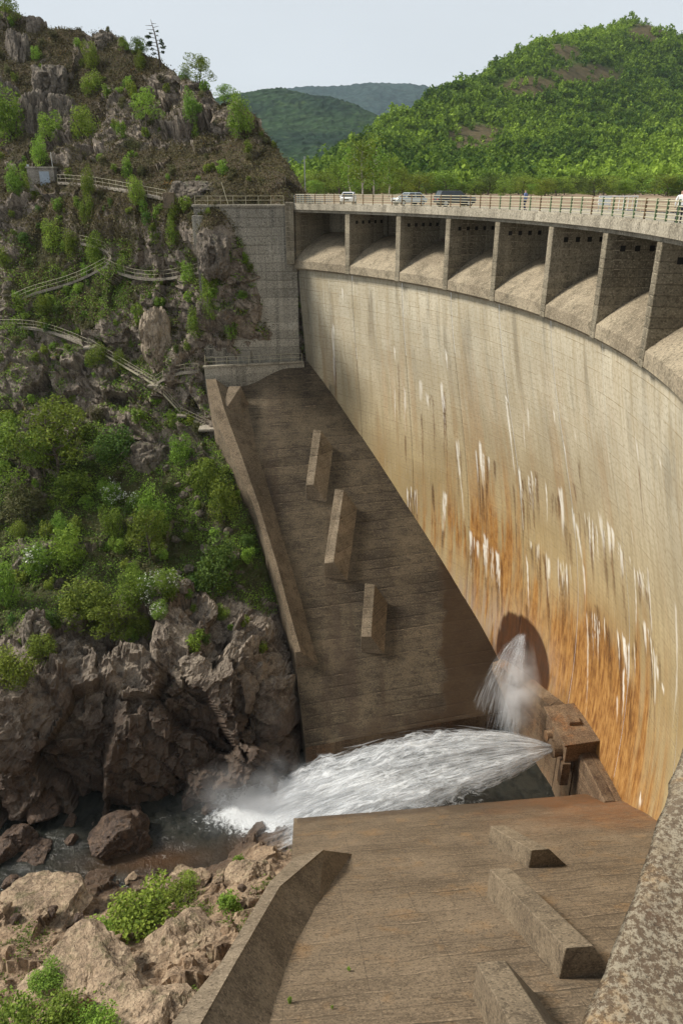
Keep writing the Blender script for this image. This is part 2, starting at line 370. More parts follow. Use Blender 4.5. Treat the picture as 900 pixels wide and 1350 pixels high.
# leaks: ragged rows along lift joints, each bleeding lime and rust
rl = np.random.default_rng(404)
for (u0, v0, u1, v1), cnt in (((682,620,760,668),16),((760,668,868,770),20),((612,700,662,736),14),((698,712,752,752),14),((770,800,838,856),18),((834,740,866,800),10),((530,508,590,520),7),((600,588,645,600),6),((535,640,560,652),8),((845,820,880,880),8)):
    for k in range(cnt):
        t = rl.uniform(); u = u0 + (u1 - u0) * t; v = v0 + (v1 - v0) * t + rl.normal(0, 3); L = rl.uniform(8, 62)
        if rl.uniform() < .62: WHITE.append((u, v, u + L * .03, v + L, rl.uniform(.045, .15)))
        if rl.uniform() < .75: BROWN.append((u + rl.normal(0, 2), v + 4, u + L * .05, v + L * rl.uniform(1.3, 3.0), rl.uniform(.15, .45)))
WS, BS = _seg(WHITE), _seg(BROWN)
def streaks(S, Z, segs, seed, soft=0.6):
    P = np.stack([S * 1.3, Z * 0.5, np.zeros_like(S)], 1); wob = (fbm(P, 3, seed) - .5) * 0.35
    rag = fbm(np.stack([S * 6.5, Z * 0.5, np.zeros_like(S)], 1), 5, seed + 3, .6)
    out = np.zeros_like(S)
    for s0, z0, s1, z1, w in segs:
        t = np.clip((z0 - Z) / max(z0 - z1, .2), -.2, 1.3); c = s0 + (s1 - s0) * t
        L = max(z0 - z1, .3)
        zr = (z0 - Z + (rag - .5) * 1.6) / L; ends = sstep(-.05, .05, zr) * (1 - sstep(.35, 1.15, zr))
        op = .5 + .45 * ((s0 * 7.31) % 1.0)
        ww = .78 * w * (1.05 - .5 * np.clip(t, 0, 1)) * (.6 + .9 * rag)
        out = np.maximum(out, op * ends * (1 - sstep(ww * (1 - soft), ww * 1.25, np.abs(S - c - wob * .6))))
    return out * sstep(.36, .56, rag + out * .16)
WETC = face_hit(690, 868)
def stains(th, z):
    S = np.radians(th) * 75.0; P = np.stack([S, z, 0 * z], 1)
    st = fbm(np.stack([S * 1.1, z * .09, 0 * z], 1), 5, 31); st2 = fbm(np.stack([S * 3.2, z * .22, 0 * z + 4], 1), 4, 41); lg = fbm(P * .12, 4, 51)
    zone = sstep(-21, -43, z + (lg - .5) * 14) * sstep(34, 14, th + (lg - .5) * 8) * sstep(-9, -1, th - (z + 40) * .25)
    hot = sstep(-31, -42, z) * np.exp(-((th - 3.5 - (lg - .5) * 4) / 4.6) ** 2)
    mid = np.exp(-((z + 38.5 + .32 * (th - 22)) / 3.6) ** 2) * np.exp(-((th - 22) / 7.) ** 2)
    brownz = sstep(-34, -45, z + (lg - .5) * 9) * sstep(25, 13, th + (lg - .5) * 6) * sstep(-6, 1, th - (z + 42) * .35)
    rust = np.clip(.8 * brownz * (.35 + .9 * st2) + zone * (.12 + 1.1 * sstep(.42, .66, st)) * .6 + hot * (.35 + 1.0 * st2) + mid * sstep(.4, .62, st2) * .85 + .22 * sstep(.5, .75, st) * sstep(-10, -22, z), 0, 1)
    d = np.hypot(S - math.radians(WETC[0]) * 75, (z - WETC[1]) * .92); ed = 4.9 + (fbm(np.stack([S * 1.8, z * .35, 0 * z], 1), 4, 61) - .5) * 1.3 * sstep(0, 3, S - math.radians(WETC[0]) * 75 + 1.0)
    wet = np.maximum(1 - sstep(ed - .25, ed + .2, d), sstep(-49.5, -53, z) * .7)
    wash = sstep(-42, -49, z) * sstep(6, 14, th) * .8                           # pale mauve scoured strip near the outlet
    br = streaks(S, z, BS, 71, .8); wh = streaks(S, z, WS, 81, .35)
    ft = fbm(np.stack([S * .9, z * .14, 0 * z + 9], 1), 4, 91)
    grime = sstep(.5, .78, ft) * sstep(41, 43.5, th) * 1.0 + .5 * sstep(.52, .8, ft) * sstep(-28, -10, z) + sstep(42.2, 43.6, th) * .75
    # dark old patch by the far apron
    grime = np.maximum(grime, .8 * sstep(-24.2, -24.9, z) * sstep(39.8, 41.2, th) * sstep(.3, .5, ft + .1))
    return dict(rust=rust, wet=wet, brown=br, white=wh, grime=np.clip(grime, 0, 1), wash=wash)

def face_material():
    n = NB('dam_face_concrete', 0.88, 0.25)
    u = n.n('ShaderNodeCombineXYZ', None, X=n.attr('fs'), Y=n.attr('fz'), Z=0.0).outputs[0]
    big = n.noise(u, 0.1, 2, .6); st = n.noise(n.map(u, (1.6, .1, 1)), 1.0, 4, .65); st2 = n.noise(n.map(u, (6, .25, 1), (3, 1, 0)), 1.0, 3, .65); fine = n.noise(u, 3.5, 4, .7)
    hgt = n.rng(n.attr('fz'), -36.0, -13.0); c = n.mix(n.rng(big, .3, .7), n.mix(hgt, (0.47, 0.36, 0.185), (0.6, 0.545, 0.42)), n.mix(hgt, (0.33, 0.24, 0.11), (0.45, 0.405, 0.305)))
    c = n.mix(n.rng(st, .42, .72, 0, .5), c, (0.30, 0.225, 0.11))
    c = n.mix(n.rng(st2, .52, .76, 0, .32), c, (0.66, 0.59, 0.43))
    c = n.mix(n.rng(fine, .48, .68, 0, .55), c, (0.22, 0.175, 0.1)); c = n.mix(n.rng(n.noise(u, 7.0, 2, .6), .42, .3, 0, .45), c, (0.2, 0.155, 0.085))
    # lifts, panels and board marks
    sp = n.n('ShaderNodeSeparateXYZ', None, Vector=u)
    wob = n.mth('MULTIPLY', big, .3)
    def line(v, per, wdt, amt, nz):
        f = n.mth('FRACT', n.mth('DIVIDE', v, per)); return n.mth('MULTIPLY', n.mth('MULTIPLY', n.rng(f, 0.0, wdt, 1.0, 0.0), n.rng(nz, .32, .62)), amt)
    z2 = n.mth('ADD', sp.outputs[1], wob)
    lz = n.noise(u, .6, 2); l1 = line(z2, 1.5, .08, .95, lz); l2 = line(z2, .5, .16, .6, lz); l3 = line(n.mth('ADD', sp.outputs[0], wob), 1.95, .045, .4, lz)
    ln = n.mth('MAXIMUM', n.mth('MAXIMUM', l1, l2), l3)
    c = n.mix(ln, c, (0.19, 0.15, 0.085))
    wn_ = n.n('ShaderNodeTexWhiteNoise', {'noise_dimensions': '2D'}, Vector=n.n('ShaderNodeVectorMath', {'operation': 'FLOOR'}, _0=n.map(u, (.513, .667, 1))).outputs[0]).outputs['Value']
    c = n.mix(n.rng(wn_, 0, 1, 0, .22), c, (0.36, 0.28, 0.165))
    R = n.attr('rust'); fr = n.mth('ADD', n.mth('MULTIPLY', n.noise(n.map(u, (1.6, .5, 1)), 1.2, 4, .7), .5), n.mth('MULTIPLY', n.noise(n.map(u, (3.4, .13, 1)), 1.2, 4, .7), .5))
    rc = n.mix(n.rng(fr, .35, .65), (0.46, 0.215, 0.045), (0.16, 0.058, 0.012))
    c = n.mix(n.mth('MULTIPLY', R, n.rng(fr, .2, .62, .5, .95)), c, rc)
    c = n.mix(n.mth('MULTIPLY', n.attr('wash'), n.rng(st, .35, .62)), c, (0.36, 0.27, 0.2))
    c = n.mix(n.mth('MULTIPLY', n.attr('brown'), n.rng(fine, .25, .6, .5, .95)), c, n.mix(n.rng(fr, .3, .7), (0.15, 0.055, 0.01), (0.04, 0.02, 0.01)))
    c = n.mix(n.mth('MULTIPLY', n.attr('grime'), n.rng(st2, .3, .6, .55, .92)), c, (0.085, 0.075, 0.055))
    W = n.attr('wet'); c = n.mix(n.mth('MULTIPLY', W, .94), c, n.mix(n.rng(fr, .35, .65), (0.075, 0.026, 0.01), (0.03, 0.014, 0.008)))
    ww = n.attr('white'); c = n.mix(n.mth('MULTIPLY', ww, n.rng(st2, .2, .5, .75, 1)), c, (0.8, 0.76, 0.67))
    n.col(c); n.rough(n.rng(W, .2, .8, .88, .4))
    n.bump(n.mth('SUBTRACT', n.mth('ADD', n.mth('MULTIPLY', fine, .5), n.mth('MULTIPLY', ww, .6)), n.mth('MULTIPLY', ln, .9)), .035, .8)
    return n.m
M['face'] = face_material()

PIER = [44.5, 36.6, 29.15, 21.95, 14.93, 7.41, 0.0, -7.2, -14.5, -21.8, -29.0]
for k in range(len(PIER) - 2):
    a, b = PIER[k] - (0.012 if k else 0), PIER[k + 1] + 0.012
    nu = int(abs(a - b) * 75 * math.pi / 180 / 0.11) + 2; nz = 200
    tt = np.linspace(a, b, nu); zz = -9.45 - (60.5 - 9.45) * np.linspace(0, 1, nz) ** 1.0
    T, Z = np.meshgrid(tt, zz, indexing='ij'); T = T.ravel(); Z = Z.ravel()
    r = face_r(T, Z)
    edge = np.minimum(T - b, a - T) * 75 * math.pi / 180                # vertical construction joint: bevelled edge
    r = r + .05 * (1 - sstep(0, .12, edge))
    V = np.stack([CX + r * np.cos(np.radians(T)), CY + r * np.sin(np.radians(T)), Z], 1)
    F = gridf(nu, nz)
    at = stains(T, Z); at['fs'] = np.radians(T) * 75; at['fz'] = Z
    o = under(obj('face_block', mesh('face_block', V, F, M['face'], True, at)), dam)

# --- spillway sills (ogee with lip), one per bay
prof = []
for t in np.linspace(0, 1, 12):
    prof.append((80.2 - 8.2 * t, -5.1 - 3.4 * t ** 2.1))
prof = [(82.0, -7.0), (81.4, -5.8), (80.8, -5.25)] + prof + [(72.0, -9.4), (72.25, -9.62), (74.5, -9.75), (82.0, -9.9)]
PH = 0.33                                                             # half a pier in degrees
def sweep(pr, a, b, n, closed=True):
    m = len(pr); V = []; F = []
    for i in range(n):
        th = a + (b - a) * i / (n - 1)
        V += [cyl(r, th, z) for r, z in pr]
    for i in range(n - 1):
        for k in range(m if closed else m - 1):
            F.append((i * m + k, i * m + (k + 1) % m, (i + 1) * m + (k + 1) % m, (i + 1) * m + k))
    F.append(tuple(range(m))); F.append(tuple((n - 1) * m + k for k in range(m))[::-1])
    return V, F
for k in range(len(PIER) - 2):
    v, f = sweep(prof, PIER[k] - PH * (1 if k else .1), PIER[k + 1] + PH, 9)
    mb = MB(); mb.add(v, f); o = under(mb.build('spillway_sill', M['sill']), dam)
# --- piers: deep radial walls
pr = [(71.93, -9.5), (71.93, -2.62), (77.5, -2.62), (77.5, -9.5)]
for k, th in enumerate(PIER[1:-1]):
    v, f = sweep(pr, th - PH, th + PH, 2); mb = MB(); mb.add(v, f); o = bevel(under(mb.build('pier', M['pier']), dam), .06, 2)
    for q in range(5):                                                # square sockets under the deck: inner shade painted as dark raised boxes
        rr = 72.9 + q * 1.0; mb = MB()
        v, f = sweep([(rr, -3.75), (rr, -3.38), (rr + .36, -3.38), (rr + .36, -3.75)], th - PH + .02, th - PH - .008, 2); mb.add(v, f)
        s = mb.build('socket_shade', M['dark']); s.parent = o; s.matrix_parent_inverse = Matrix.Translation(-dam.location) @ Matrix.Identity(4)
        s.matrix_parent_inverse = Matrix.Identity(4)
# --- closed back walls of the two end bays
for k in (0, 1):
    v, f = sweep([(78.6, -9.4), (78.6, -2.62), (79.4, -2.62), (79.4, -9.4)], PIER[k] - .1, PIER[k + 1] + .1, 6)
    mb = MB(); mb.add(v, f); under(mb.build('back_wall', M['pier']), dam)
v, f = sweep([(72.2, -9.9), (72.2, -2.62), (82.0, -2.62), (82.0, -9.9)], 44.35, 45.6, 3); mb = MB(); mb.add(v, f); under(mb.build('abutment_side', M['pier']), dam)
# --- deck with fascia and edge beam
dp = [(71.62, -1.72), (71.62, -2.3), (71.75, -2.34), (72.05, -2.34), (72.05, -2.62), (72.6, -2.62), (72.6, -2.42), (82.5, -2.42), (82.5, -1.72)]
v, f = sweep(dp, 45.0, -32, 110); mb = MB(); mb.add(v, f); under(mb.build('deck', M['deck']), dam)
v, f = sweep([(71.72, -1.72), (71.72, -1.56), (72.02, -1.56), (72.02, -1.72)], 44.6, -31, 100); mb = MB(); mb.add(v, f); under(mb.build('kerb', M['deck']), dam)
# --- abutment pillar and wing wall
mb = MB().box(-1.0, .05, 100.1, 102.2, -8.9, -1.45); bevel(under(mb.build('abutment_pillar', M['pier']), dam), .05)
mb = MB(); mb.hexa([(-12.6, 101.1, -30), (.35, 101.5, -30), (.35, 103.5, -30), (-12.6, 103.2, -30)], [(-12.6, 101.1, -1.95), (.35, 101.5, -1.95), (.35, 103.5, -1.95), (-12.6, 103.2, -1.95)])
under(mb.build('wing_wall', M['wing']), dam)
mb = MB().hexa([(-12.8, 100.9, -1.95), (-1.02, 101.25, -1.95), (-1.02, 103.6, -1.95), (-12.8, 103.3, -1.95)], [(-12.8, 100.9, -1.72), (-1.02, 101.25, -1.72), (-1.02, 103.6, -1.72), (-12.8, 103.3, -1.72)])
under(mb.build('coping', M['deck']), dam)
for bx in ((-12.5, -9.9, 100.3, 101.4, -8, -4.4), (-12.8, -11.4, 100.4, 101.4, -7, -3.0)):
    bevel(under(MB().box(*bx).build('stepped_buttress', M['wing']), dam), .05)

# ================================================================== APRONS
FC = [40, 64, 70.5, 76, 86.7, 94.8, 101.4, 112]; FZ = [-76.2, -57, -51.8, -47.5, -37.5, -29.5, -22.2, -10.5]
def zfar(x, y):
    x = np.asarray(x, float); y = np.asarray(y, float)
    return np.interp(y - .2 * x, FC, FZ) - 2.2 * sstep(-1, -8, x) * sstep(90, 100, y)
def znear(x, y): return -53 + .7 * (50.26 + .045 * np.asarray(x, float) - np.asarray(y, float))

far_apron = tag(empty('spillway_apron', (8, 64, -57)), 'dark stained sloping concrete apron below the far end of the dam', 'apron')
nx, ny = 150, 190
cc = np.linspace(64.0, 101.6, ny); s = np.linspace(0, 1, nx)
Cc, Ss = np.meshgrid(cc, s, indexing='ij')
xl = np.interp(Cc, [64, 71, 76, 84, 92, 99, 102], [-.1, -.95, -2, -4.2, -7, -10.5, -11.5])
X = xl + Ss * (30 - xl); Y = Cc + .2 * X; Zp = zfar(X, Y)
P = np.stack([X.ravel(), Y.ravel(), Zp.ravel()], 1)
P[:, 2] += (fbm(P * np.array([.5, .5, .5]), 3, 5) - .5) * .12
ed = 15.6 + (fbm(np.stack([P[:, 1] * .5, P[:, 0] * .2, 0 * P[:, 0]], 1), 4, 9) - .5) * 3.5
wet = sstep(ed, ed + 1.2, P[:, 0] - .1 * (P[:, 1] - 70)) * (1 - sstep(79, 83.5, P[:, 1] - .2 * P[:, 0] + (fbm(P * .6, 3, 19) - .5) * 3)) * .85
wet = np.maximum(wet, .75 * (1 - sstep(64.0, 67.5, Cc.ravel() + (fbm(P * .8, 3, 29) - .5) * 4)) * sstep(.42, .6, fbm(P * .35, 3, 39)))
# long dark runs down the slope
run = fbm(np.stack([P[:, 0] * .9, P[:, 1] * .07, 0 * P[:, 0]], 1), 4, 49)
wet = np.maximum(wet, .55 * sstep(.56, .75, run))
under(obj('apron_slab', mesh('apron_slab', P, gridf(ny, nx)[:, ::-1], M['far_apron'], True, {'wet': wet})), far_apron)
# bottom edge and left side skirts
mb = MB()
a, b = (-.1, 64.0), (30, 70.0)
mb.hexa([(a[0], a[1], -62), (b[0], b[1], -62), (b[0], b[1] + 3, -62), (a[0], a[1] + 3, -62)], [(a[0], a[1] - .02, -57.05), (b[0], b[1] - .02, -57.05), (b[0], b[1] + 3, -56.2), (a[0], a[1] + 3, -56.2)])
under(mb.build('toe_wall', M['outlet']), far_apron)
# rim: battered kerb wall along the downstream side
ys = [97.5, 93.4, 89, 84.5, 78.8, 74.7, 71.0]
ox = [-12.2, -11.1, -8.5, -5.8, -3.5, -2.0, -1.0]; ix = [-10.9, -9.6, -7.35, -5.2, -2.95, -1.6, -.4]; bx_ = [-6.9, -5.9, -4.55, -2.9, -.75, .55, 1.75]
V = []
for y, o_, i_, b_ in zip(ys, ox, ix, bx_):
    zt = float(np.interp(y - .2 * o_, FC, FZ)) + 2.1 - (1.6 if y > 97 else 0)
    V += [(o_ + .1, y, zt - 16), (o_, y, zt), (i_, y, zt + .05), (b_, y + .6, float(zfar(b_, y + .6)) - .12), (b_ + .4, y + .6, zt - 16)]
F = []
n5 = 5
for i in range(len(ys) - 1):
    for k in range(n5): F.append((i * n5 + k, i * n5 + (k + 1) % n5, (i + 1) * n5 + (k + 1) % n5, (i + 1) * n5 + k))
F += [tuple(range(n5)), tuple((len(ys) - 1) * n5 + k for k in range(n5))]
mb = MB(); mb.add(V, F); bevel(under(mb.build('rim_wall', M['far_rim']), far_apron), .06)
V = []; F = []
for c in np.linspace(64, 72, 6):                                       # side wall below the end of the rim
    x = float(np.interp(c, [64, 71, 76], [-.1, -.95, -2])); y = c + .2 * x; z = float(zfar(x, y)); V += [(x, y, z + .02), (x - .02, y, -62), (x + .8, y + .2, z - .3), (x + .8, y + .2, -62)]
for i in range(5): F += [(4 * i, 4 * i + 1, 4 * i + 5, 4 * i + 4), (4 * i + 2, 4 * i, 4 * i + 4, 4 * i + 6)]
mb = MB(); mb.add(V, F); under(mb.build('side_wall', M['far_rim']), far_apron)
# platform at the top with front wall
mb = MB(); mb.hexa([(-12.45, 98.55, -33), (1.0, 101.2, -33), (1.0, 104, -33), (-12.45, 104, -33)], [(-12.45, 98.55, -21.95), (1.0, 101.2, -21.95), (1.0, 104, -21.95), (-12.45, 104, -21.95)])
under(mb.build('platform', M['wing']), far_apron)
mb = MB(); mb.hexa([(-12.6, 98.35, -21.95), (.9, 100.98, -21.95), (.9, 101.5, -21.95), (-12.6, 98.9, -21.95)], [(-12.6, 98.35, -21.7), (.9, 100.98, -21.7), (.9, 101.5, -21.7), (-12.6, 98.9, -21.7)])
under(mb.build('platform_edge', M['deck']), far_apron)
bevel(under(MB().box(-7.6, -6.3, 101.0, 102.0, -21.95, -20.2).build('concrete_plinth', M['wing']), far_apron), .04)
def splitter(par, zfun, x0, y0, x1, y1, wt, wb, h, mat, overhang=0.0, flip=1):
    """flow splitter: vertical left side, narrow flat top, sloping right side; (x0,y0) upper end, (x1,y1) lower end of the left edge"""
    b = []; t = []
    sx = 1
    def zz(x, y): return float(zfun(x, y))
    p0, p1 = np.array([x0, y0]), np.array([x1, y1]); d = (p1 - p0) / np.linalg.norm(p1 - p0)
    q = [(x0, y0), (x0 + wb, y0), (x1 + wb, y1), (x1, y1)]
    tq = [(x0, y0), (x0 + wt, y0), (x1 + wt, y1), (x1, y1)]
    B = [(x, y, zz(x, y) - .4) for x, y in q]; T = [(x, y - flip * overhang * (1 if i in (0, 1) else 0), zz(x0 if i in (0, 3) else x, y) + h) for i, (x, y) in enumerate(tq)]
    if flip < 0: B = B[::-1]; T = T[::-1]
    mb = MB(); mb.hexa(B, T); return bevel(under(mb.build('flow_splitter', mat), par), .05)
fsp = [(2.0, 93.4, .75, 87.6, 1.0, 2.9, 2.1), (4.5, 87.4, 2.75, 80.0, 1.15, 3.2, 2.3), (7.7, 78.4, 6.8, 73.1, 1.2, 3.1, 2.3)]
M['far_block'] = concrete('far_block_concrete', (0.27, 0.215, 0.15), (0.17, 0.135, 0.092), (0.07, 0.054, 0.036), 0.8)
for a in fsp: splitter(far_apron, zfar, *a, M['far_block'], flip=-1)
mb = MB(); mb.hexa([(-10.3, 94.2, -28), (-7.6, 94.2, -29), (-6.6, 97.6, -27), (-10.3, 97.6, -27)], [(-9.9, 94.4, -26.1), (-9.2, 94.4, -26.1), (-7.6, 97.4, -24.2), (-9.2, 97.4, -24.2)])
bevel(under(mb.build('flow_splitter', M['far_rim']), far_apron), .05)

near_apron = tag(empty('spillway_apron', (10, 50, -53)), 'brown sloping concrete apron with three splitter blocks in the foreground', 'apron')
nx, ny = 170, 170
yy = np.linspace(4, 50.3, ny); s = np.linspace(0, 1, nx); Yb, Ss = np.meshgrid(yy, s, indexing='ij')
xl = np.interp(Yb, [4, 30, 36, 50.3], [-3, -1.2, -1.0, -1.3]); X = xl + Ss * (31 - xl); Y = Yb + .045 * X * sstep(30, 50, Yb)
Zp = znear(X, Y); P = np.stack([X.ravel(), Y.ravel(), Zp.ravel()], 1)
P[:, 2] += (fbm(P * .5, 3, 6) - .5) * .12
course = np.floor((P[:, 1] - .045 * P[:, 0]) / 1.27); P[:, 2] += (_h(course, course * 0, course * 0, 3) - .5) * .05     # uneven pours
wet = .55 * sstep(46.2, 48.5, P[:, 1] + (fbm(P * .5, 4, 16) - .5) * 4 - .1 * np.abs(P[:, 0] - 22))
under(obj('apron_slab', mesh('apron_slab', P, gridf(ny, nx)[:, ::-1], M['near_apron'], True, {'wet': wet, 'rusty': sstep(13, 27, P[:, 0] + (fbm(P * .4, 3, 66) - .5) * 10) * sstep(36, 47, P[:, 1] + (fbm(P * .5, 3, 67) - .5) * 8) * .5})), near_apron)
mb = MB(); mb.hexa([(-1.3, 46, -62), (31, 48, -62), (31, 51.66, -62), (-1.3, 50.2, -62)], [(-1.3, 46, -50.4), (31, 48, -50.4), (31, 51.68, -53.05), (-1.3, 50.22, -53.05)])
under(mb.build('toe_wall', M['outlet']), near_apron)
mb = MB(); mb.hexa([(-1.32, 33, -62), (0, 33, -62), (0, 50.2, -62), (-1.32, 50.2, -62)], [(-1.32, 33, -41), (0, 33, -41.2), (0, 50.25, -53.06), (-1.32, 50.25, -53.02)])
under(mb.build('side_wall', M['rim']), near_apron)
OT = [(-.9, 34.6, -40.0), (-2.3, 30.7, -37.4), (-3.9, 21.6, -31.1), (-4.6, 19, -29.2), (-5.1, 17.3, -28.1), (-6.9, 9, -22.3), (-7.8, 5, -19.4)]
IT = [(1, 36, -41), (-1.75, 30, -36.95), (-3.3, 21.5, -30.95), (-3.8, 18.8, -29.1), (-4.1, 17.2, -28), (-5.6, 9, -22.2), (-6.4, 5, -19.3)]
IB = [(3.3, 39.4, -45.4), (.5, 30.3, -39.2), (-.9, 24.6, -35.2), (-1.4, 20.8, -32.6), (-1.65, 18.9, -31.2), (-2.6, 9, -24.3), (-3, 5, -21.5)]
V = []; F = []
for o_, i_, b_ in zip(OT, IT, IB):
    V += [(o_[0] - .5, o_[1], o_[2] - 12), o_, i_, b_, (b_[0] + .3, b_[1], b_[2] - 5)]
for i in range(len(OT) - 1):
    for k in range(5): F.append((i * 5 + k, i * 5 + (k + 1) % 5, (i + 1) * 5 + (k + 1) % 5, (i + 1) * 5 + k))
F += [tuple(range(5)), tuple(5 * (len(OT) - 1) + k for k in range(5))]
mb = MB(); mb.add(V, F); bevel(under(mb.build('rim_wall', M['rim']), near_apron), .05)
def coping(par, O_, I_, mat):  # strip added along a rim top; its paler concrete paints the sunlit face
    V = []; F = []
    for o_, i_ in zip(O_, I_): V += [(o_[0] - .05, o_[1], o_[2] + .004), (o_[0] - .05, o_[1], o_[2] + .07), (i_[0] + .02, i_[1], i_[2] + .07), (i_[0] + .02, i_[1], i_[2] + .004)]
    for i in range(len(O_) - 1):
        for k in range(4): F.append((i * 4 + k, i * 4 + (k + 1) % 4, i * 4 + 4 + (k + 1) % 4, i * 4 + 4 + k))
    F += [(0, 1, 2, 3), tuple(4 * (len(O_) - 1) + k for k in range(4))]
    mb = MB(); mb.add(V, F); return under(mb.build('rim_lit_top', mat), par)
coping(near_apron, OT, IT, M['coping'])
_zt = [float(np.interp(y - .2 * o_, FC, FZ)) + 2.1 - (1.6 if y > 97 else 0) for y, o_ in zip(ys, ox)]
coping(far_apron, [(o_, y, z) for o_, y, z in zip(ox, ys, _zt)], [(i_, y, z + .05) for i_, y, z in zip(ix, ys, _zt)], M['rim'])  # far rim's lit top, painted with the paler rim concrete
for a in [(14.4, 33.7, 13.4, 39.2, 1.15, 2.9, 1.75), (10.8, 20.4, 10.45, 29.8, 1.2, 2.7, 2.2), (6.75, 11.0, 6.75, 19.6, 1.2, 2.9, 2.2)]:
    splitter(near_apron, znear, a[0], a[1], a[2], a[3], a[4], a[5], a[6], M['block'], overhang=.12)

# ================================================================== OUTLET WORKS
out = tag(empty('outlet_works', (26.5, 56, -61)), 'rusty concrete valve box at the foot of the dam where the jet leaves', 'outlet')
mb = MB(); mb.hexa([(25.1, 53.9, -51.3), (28.4, 54.3, -51.3), (28.2, 59.5, -51.3), (24.9, 59.1, -51.3)], [(25.1, 53.9, -49), (28.4, 54.3, -49), (28.2, 59.5, -49), (24.9, 59.1, -49)])
bevel(under(mb.build('valve_chamber', M['outlet']), out), .06)
mb = MB(); mb.hexa([(24.7, 53.45, -49), (28.4, 53.95, -49), (28.2, 59.7, -49), (24.5, 59.3, -49)], [(24.7, 53.45, -48.75), (28.4, 53.95, -48.75), (28.2, 59.7, -48.75), (24.5, 59.3, -48.75)])
bevel(under(mb.build('roof_slab', M['outlet']), out), .04)
bevel(under(MB().box(26.1, 27.2, 56.2, 57.3, -48.75, -48.3).build('hatch', M['outlet']), out), .05)
mb = MB().box(26.4, 28.6, 54.6, 58.6, -62, -51.3); under(mb.build('pedestal', M['outlet']), out)
mb = MB().box(24.9, 25.7, 53.7, 54.5, -54, -51.3); under(mb.build('bracket', M['outlet']), out)
mb = MB(); mb.tube([(26.6, 55.3, -50.5), (24.9, 55.25, -50.6), (24.2, 55.25, -50.65)], [.85, .85, .95], 16); under(mb.build('valve_pipe', M['outlet']), out)
mb = MB(); mb.tube([(26.6, 57.6, -51.0), (24.4, 57.5, -51.0)], [.5, .55], 14); under(mb.build('valve_pipe', M['outlet']), out)
v, f = sweep([(78.0, -62), (78.0, -50.6), (78.15, -50.4), (78.9, -50.4), (80.2, -50.7), (80.2, -62)], 3.0, -1.8, 16); mb = MB(); mb.add(v, f); bevel(under(mb.build('guide_wall', M['outlet']), out), .06)
V = []; F = []; k = 0
for th in np.linspace(16.6, 6.2, 16):
    zt = float(np.interp(th, [6, 10, 16, 20], [-49.4, -50.9, -52.3, -53.4])); r1 = float(face_r(th, zt)) + .3
    V += [cyl(r1 - 1.7, th, -62), cyl(r1 - 1.7, th, zt - .25), cyl(r1, th, zt), cyl(r1, th, -62)]
for i in range(15):
    for q in range(4): F.append((4 * i + q, 4 * i + (q + 1) % 4, 4 * i + 4 + (q + 1) % 4, 4 * i + 4 + q))
F += [(0, 1, 2, 3), (60, 61, 62, 63)]
mb = MB(); mb.add(V, F); under(mb.build('ledge', M['outlet']), out)

# ================================================================== FOREGROUND PARAPET
n = NB('lichen_concrete', .95, .2); p = n.pos()
big = n.noise(p, 1.3, 5, .6); sp1 = n.vor(p, 55.0); ln = n.noise(p, 85, 6, .8); lo = n.noise(p, 13, 5, .72); og = n.noise(n.map(p, (1, 1, 1), (5, 2, 1)), 3.3, 6, .7)
c = n.mix(n.rng(big, .35, .65), (0.175, 0.135, 0.092), (0.12, 0.085, 0.055))
c = n.mix(n.rng(ln, .47, .55), c, (0.31, 0.265, 0.19))
c = n.mix(n.mth('MULTIPLY', n.rng(lo, .52, .64), n.rng(ln, .43, .56)), c, (0.255, 0.205, 0.135))
c = n.mix(n.mth('MULTIPLY', n.rng(og, .53, .66), n.rng(ln, .4, .6, .2, .85)), c, (0.4, 0.22, 0.07))
c = n.mix(n.rng(n.noise(n.map(p, (1, 1, 1), (1, 7, 3)), 2.6, 5, .6), .56, .68, 0, .8), c, (0.12, 0.065, 0.038))
c = n.mix(n.rng(n.noise(p, 130, 3, .7), .55, .7, 0, .75), c, (0.045, 0.035, 0.026))
n.col(c); n.bump(n.mth('ADD', ln, n.mth('MULTIPLY', n.noise(p, 90, 3), .6)), .006, .9); M['lichen'] = n.m
A = atz(740, 1378, -1.2)[:2]; B = atz(902, 950, -1.2)[:2]; d = (B - A) / np.linalg.norm(B - A); nn = np.array([d[1], -d[0]])
nu, nv = 260, 60
uu = np.linspace(-2.5, 9.0, nu); V = []
crossx = np.concatenate([np.linspace(.5, 0, 14), np.linspace(0, .62, nv - 28), np.full(14, .62)]); crossz = np.concatenate([np.linspace(-1.1, -.0, 14), np.zeros(nv - 28), np.linspace(0, -1.1, 14)])
U_, K_ = np.meshgrid(uu, np.arange(nv), indexing='ij'); U_ = U_.ravel(); K_ = K_.ravel()
cxs = crossx[K_]; czs = crossz[K_]
P = np.stack([A[0] + d[0] * U_ + nn[0] * cxs, A[1] + d[1] * U_ + nn[1] * cxs, -1.2 + czs], 1)
w = (fbm(P * 14, 4, 77) - .5) * .03; edge = np.exp(-(np.minimum(np.abs(cxs), np.abs(cxs - .62)) + np.abs(czs)) / .03)
P[:, 2] += w - .02 * edge; P[:, 0] += nn[0] * (w * .8 + .018 * edge * np.where(cxs < .3, 1, -1)); P[:, 1] += nn[1] * (w * .8 + .018 * edge * np.where(cxs < .3, 1, -1))
tag(obj('parapet', mesh('parapet', P, gridf(nu, nv), M['lichen'], True)), 'rough lichen-covered concrete parapet in the near right corner', 'parapet')

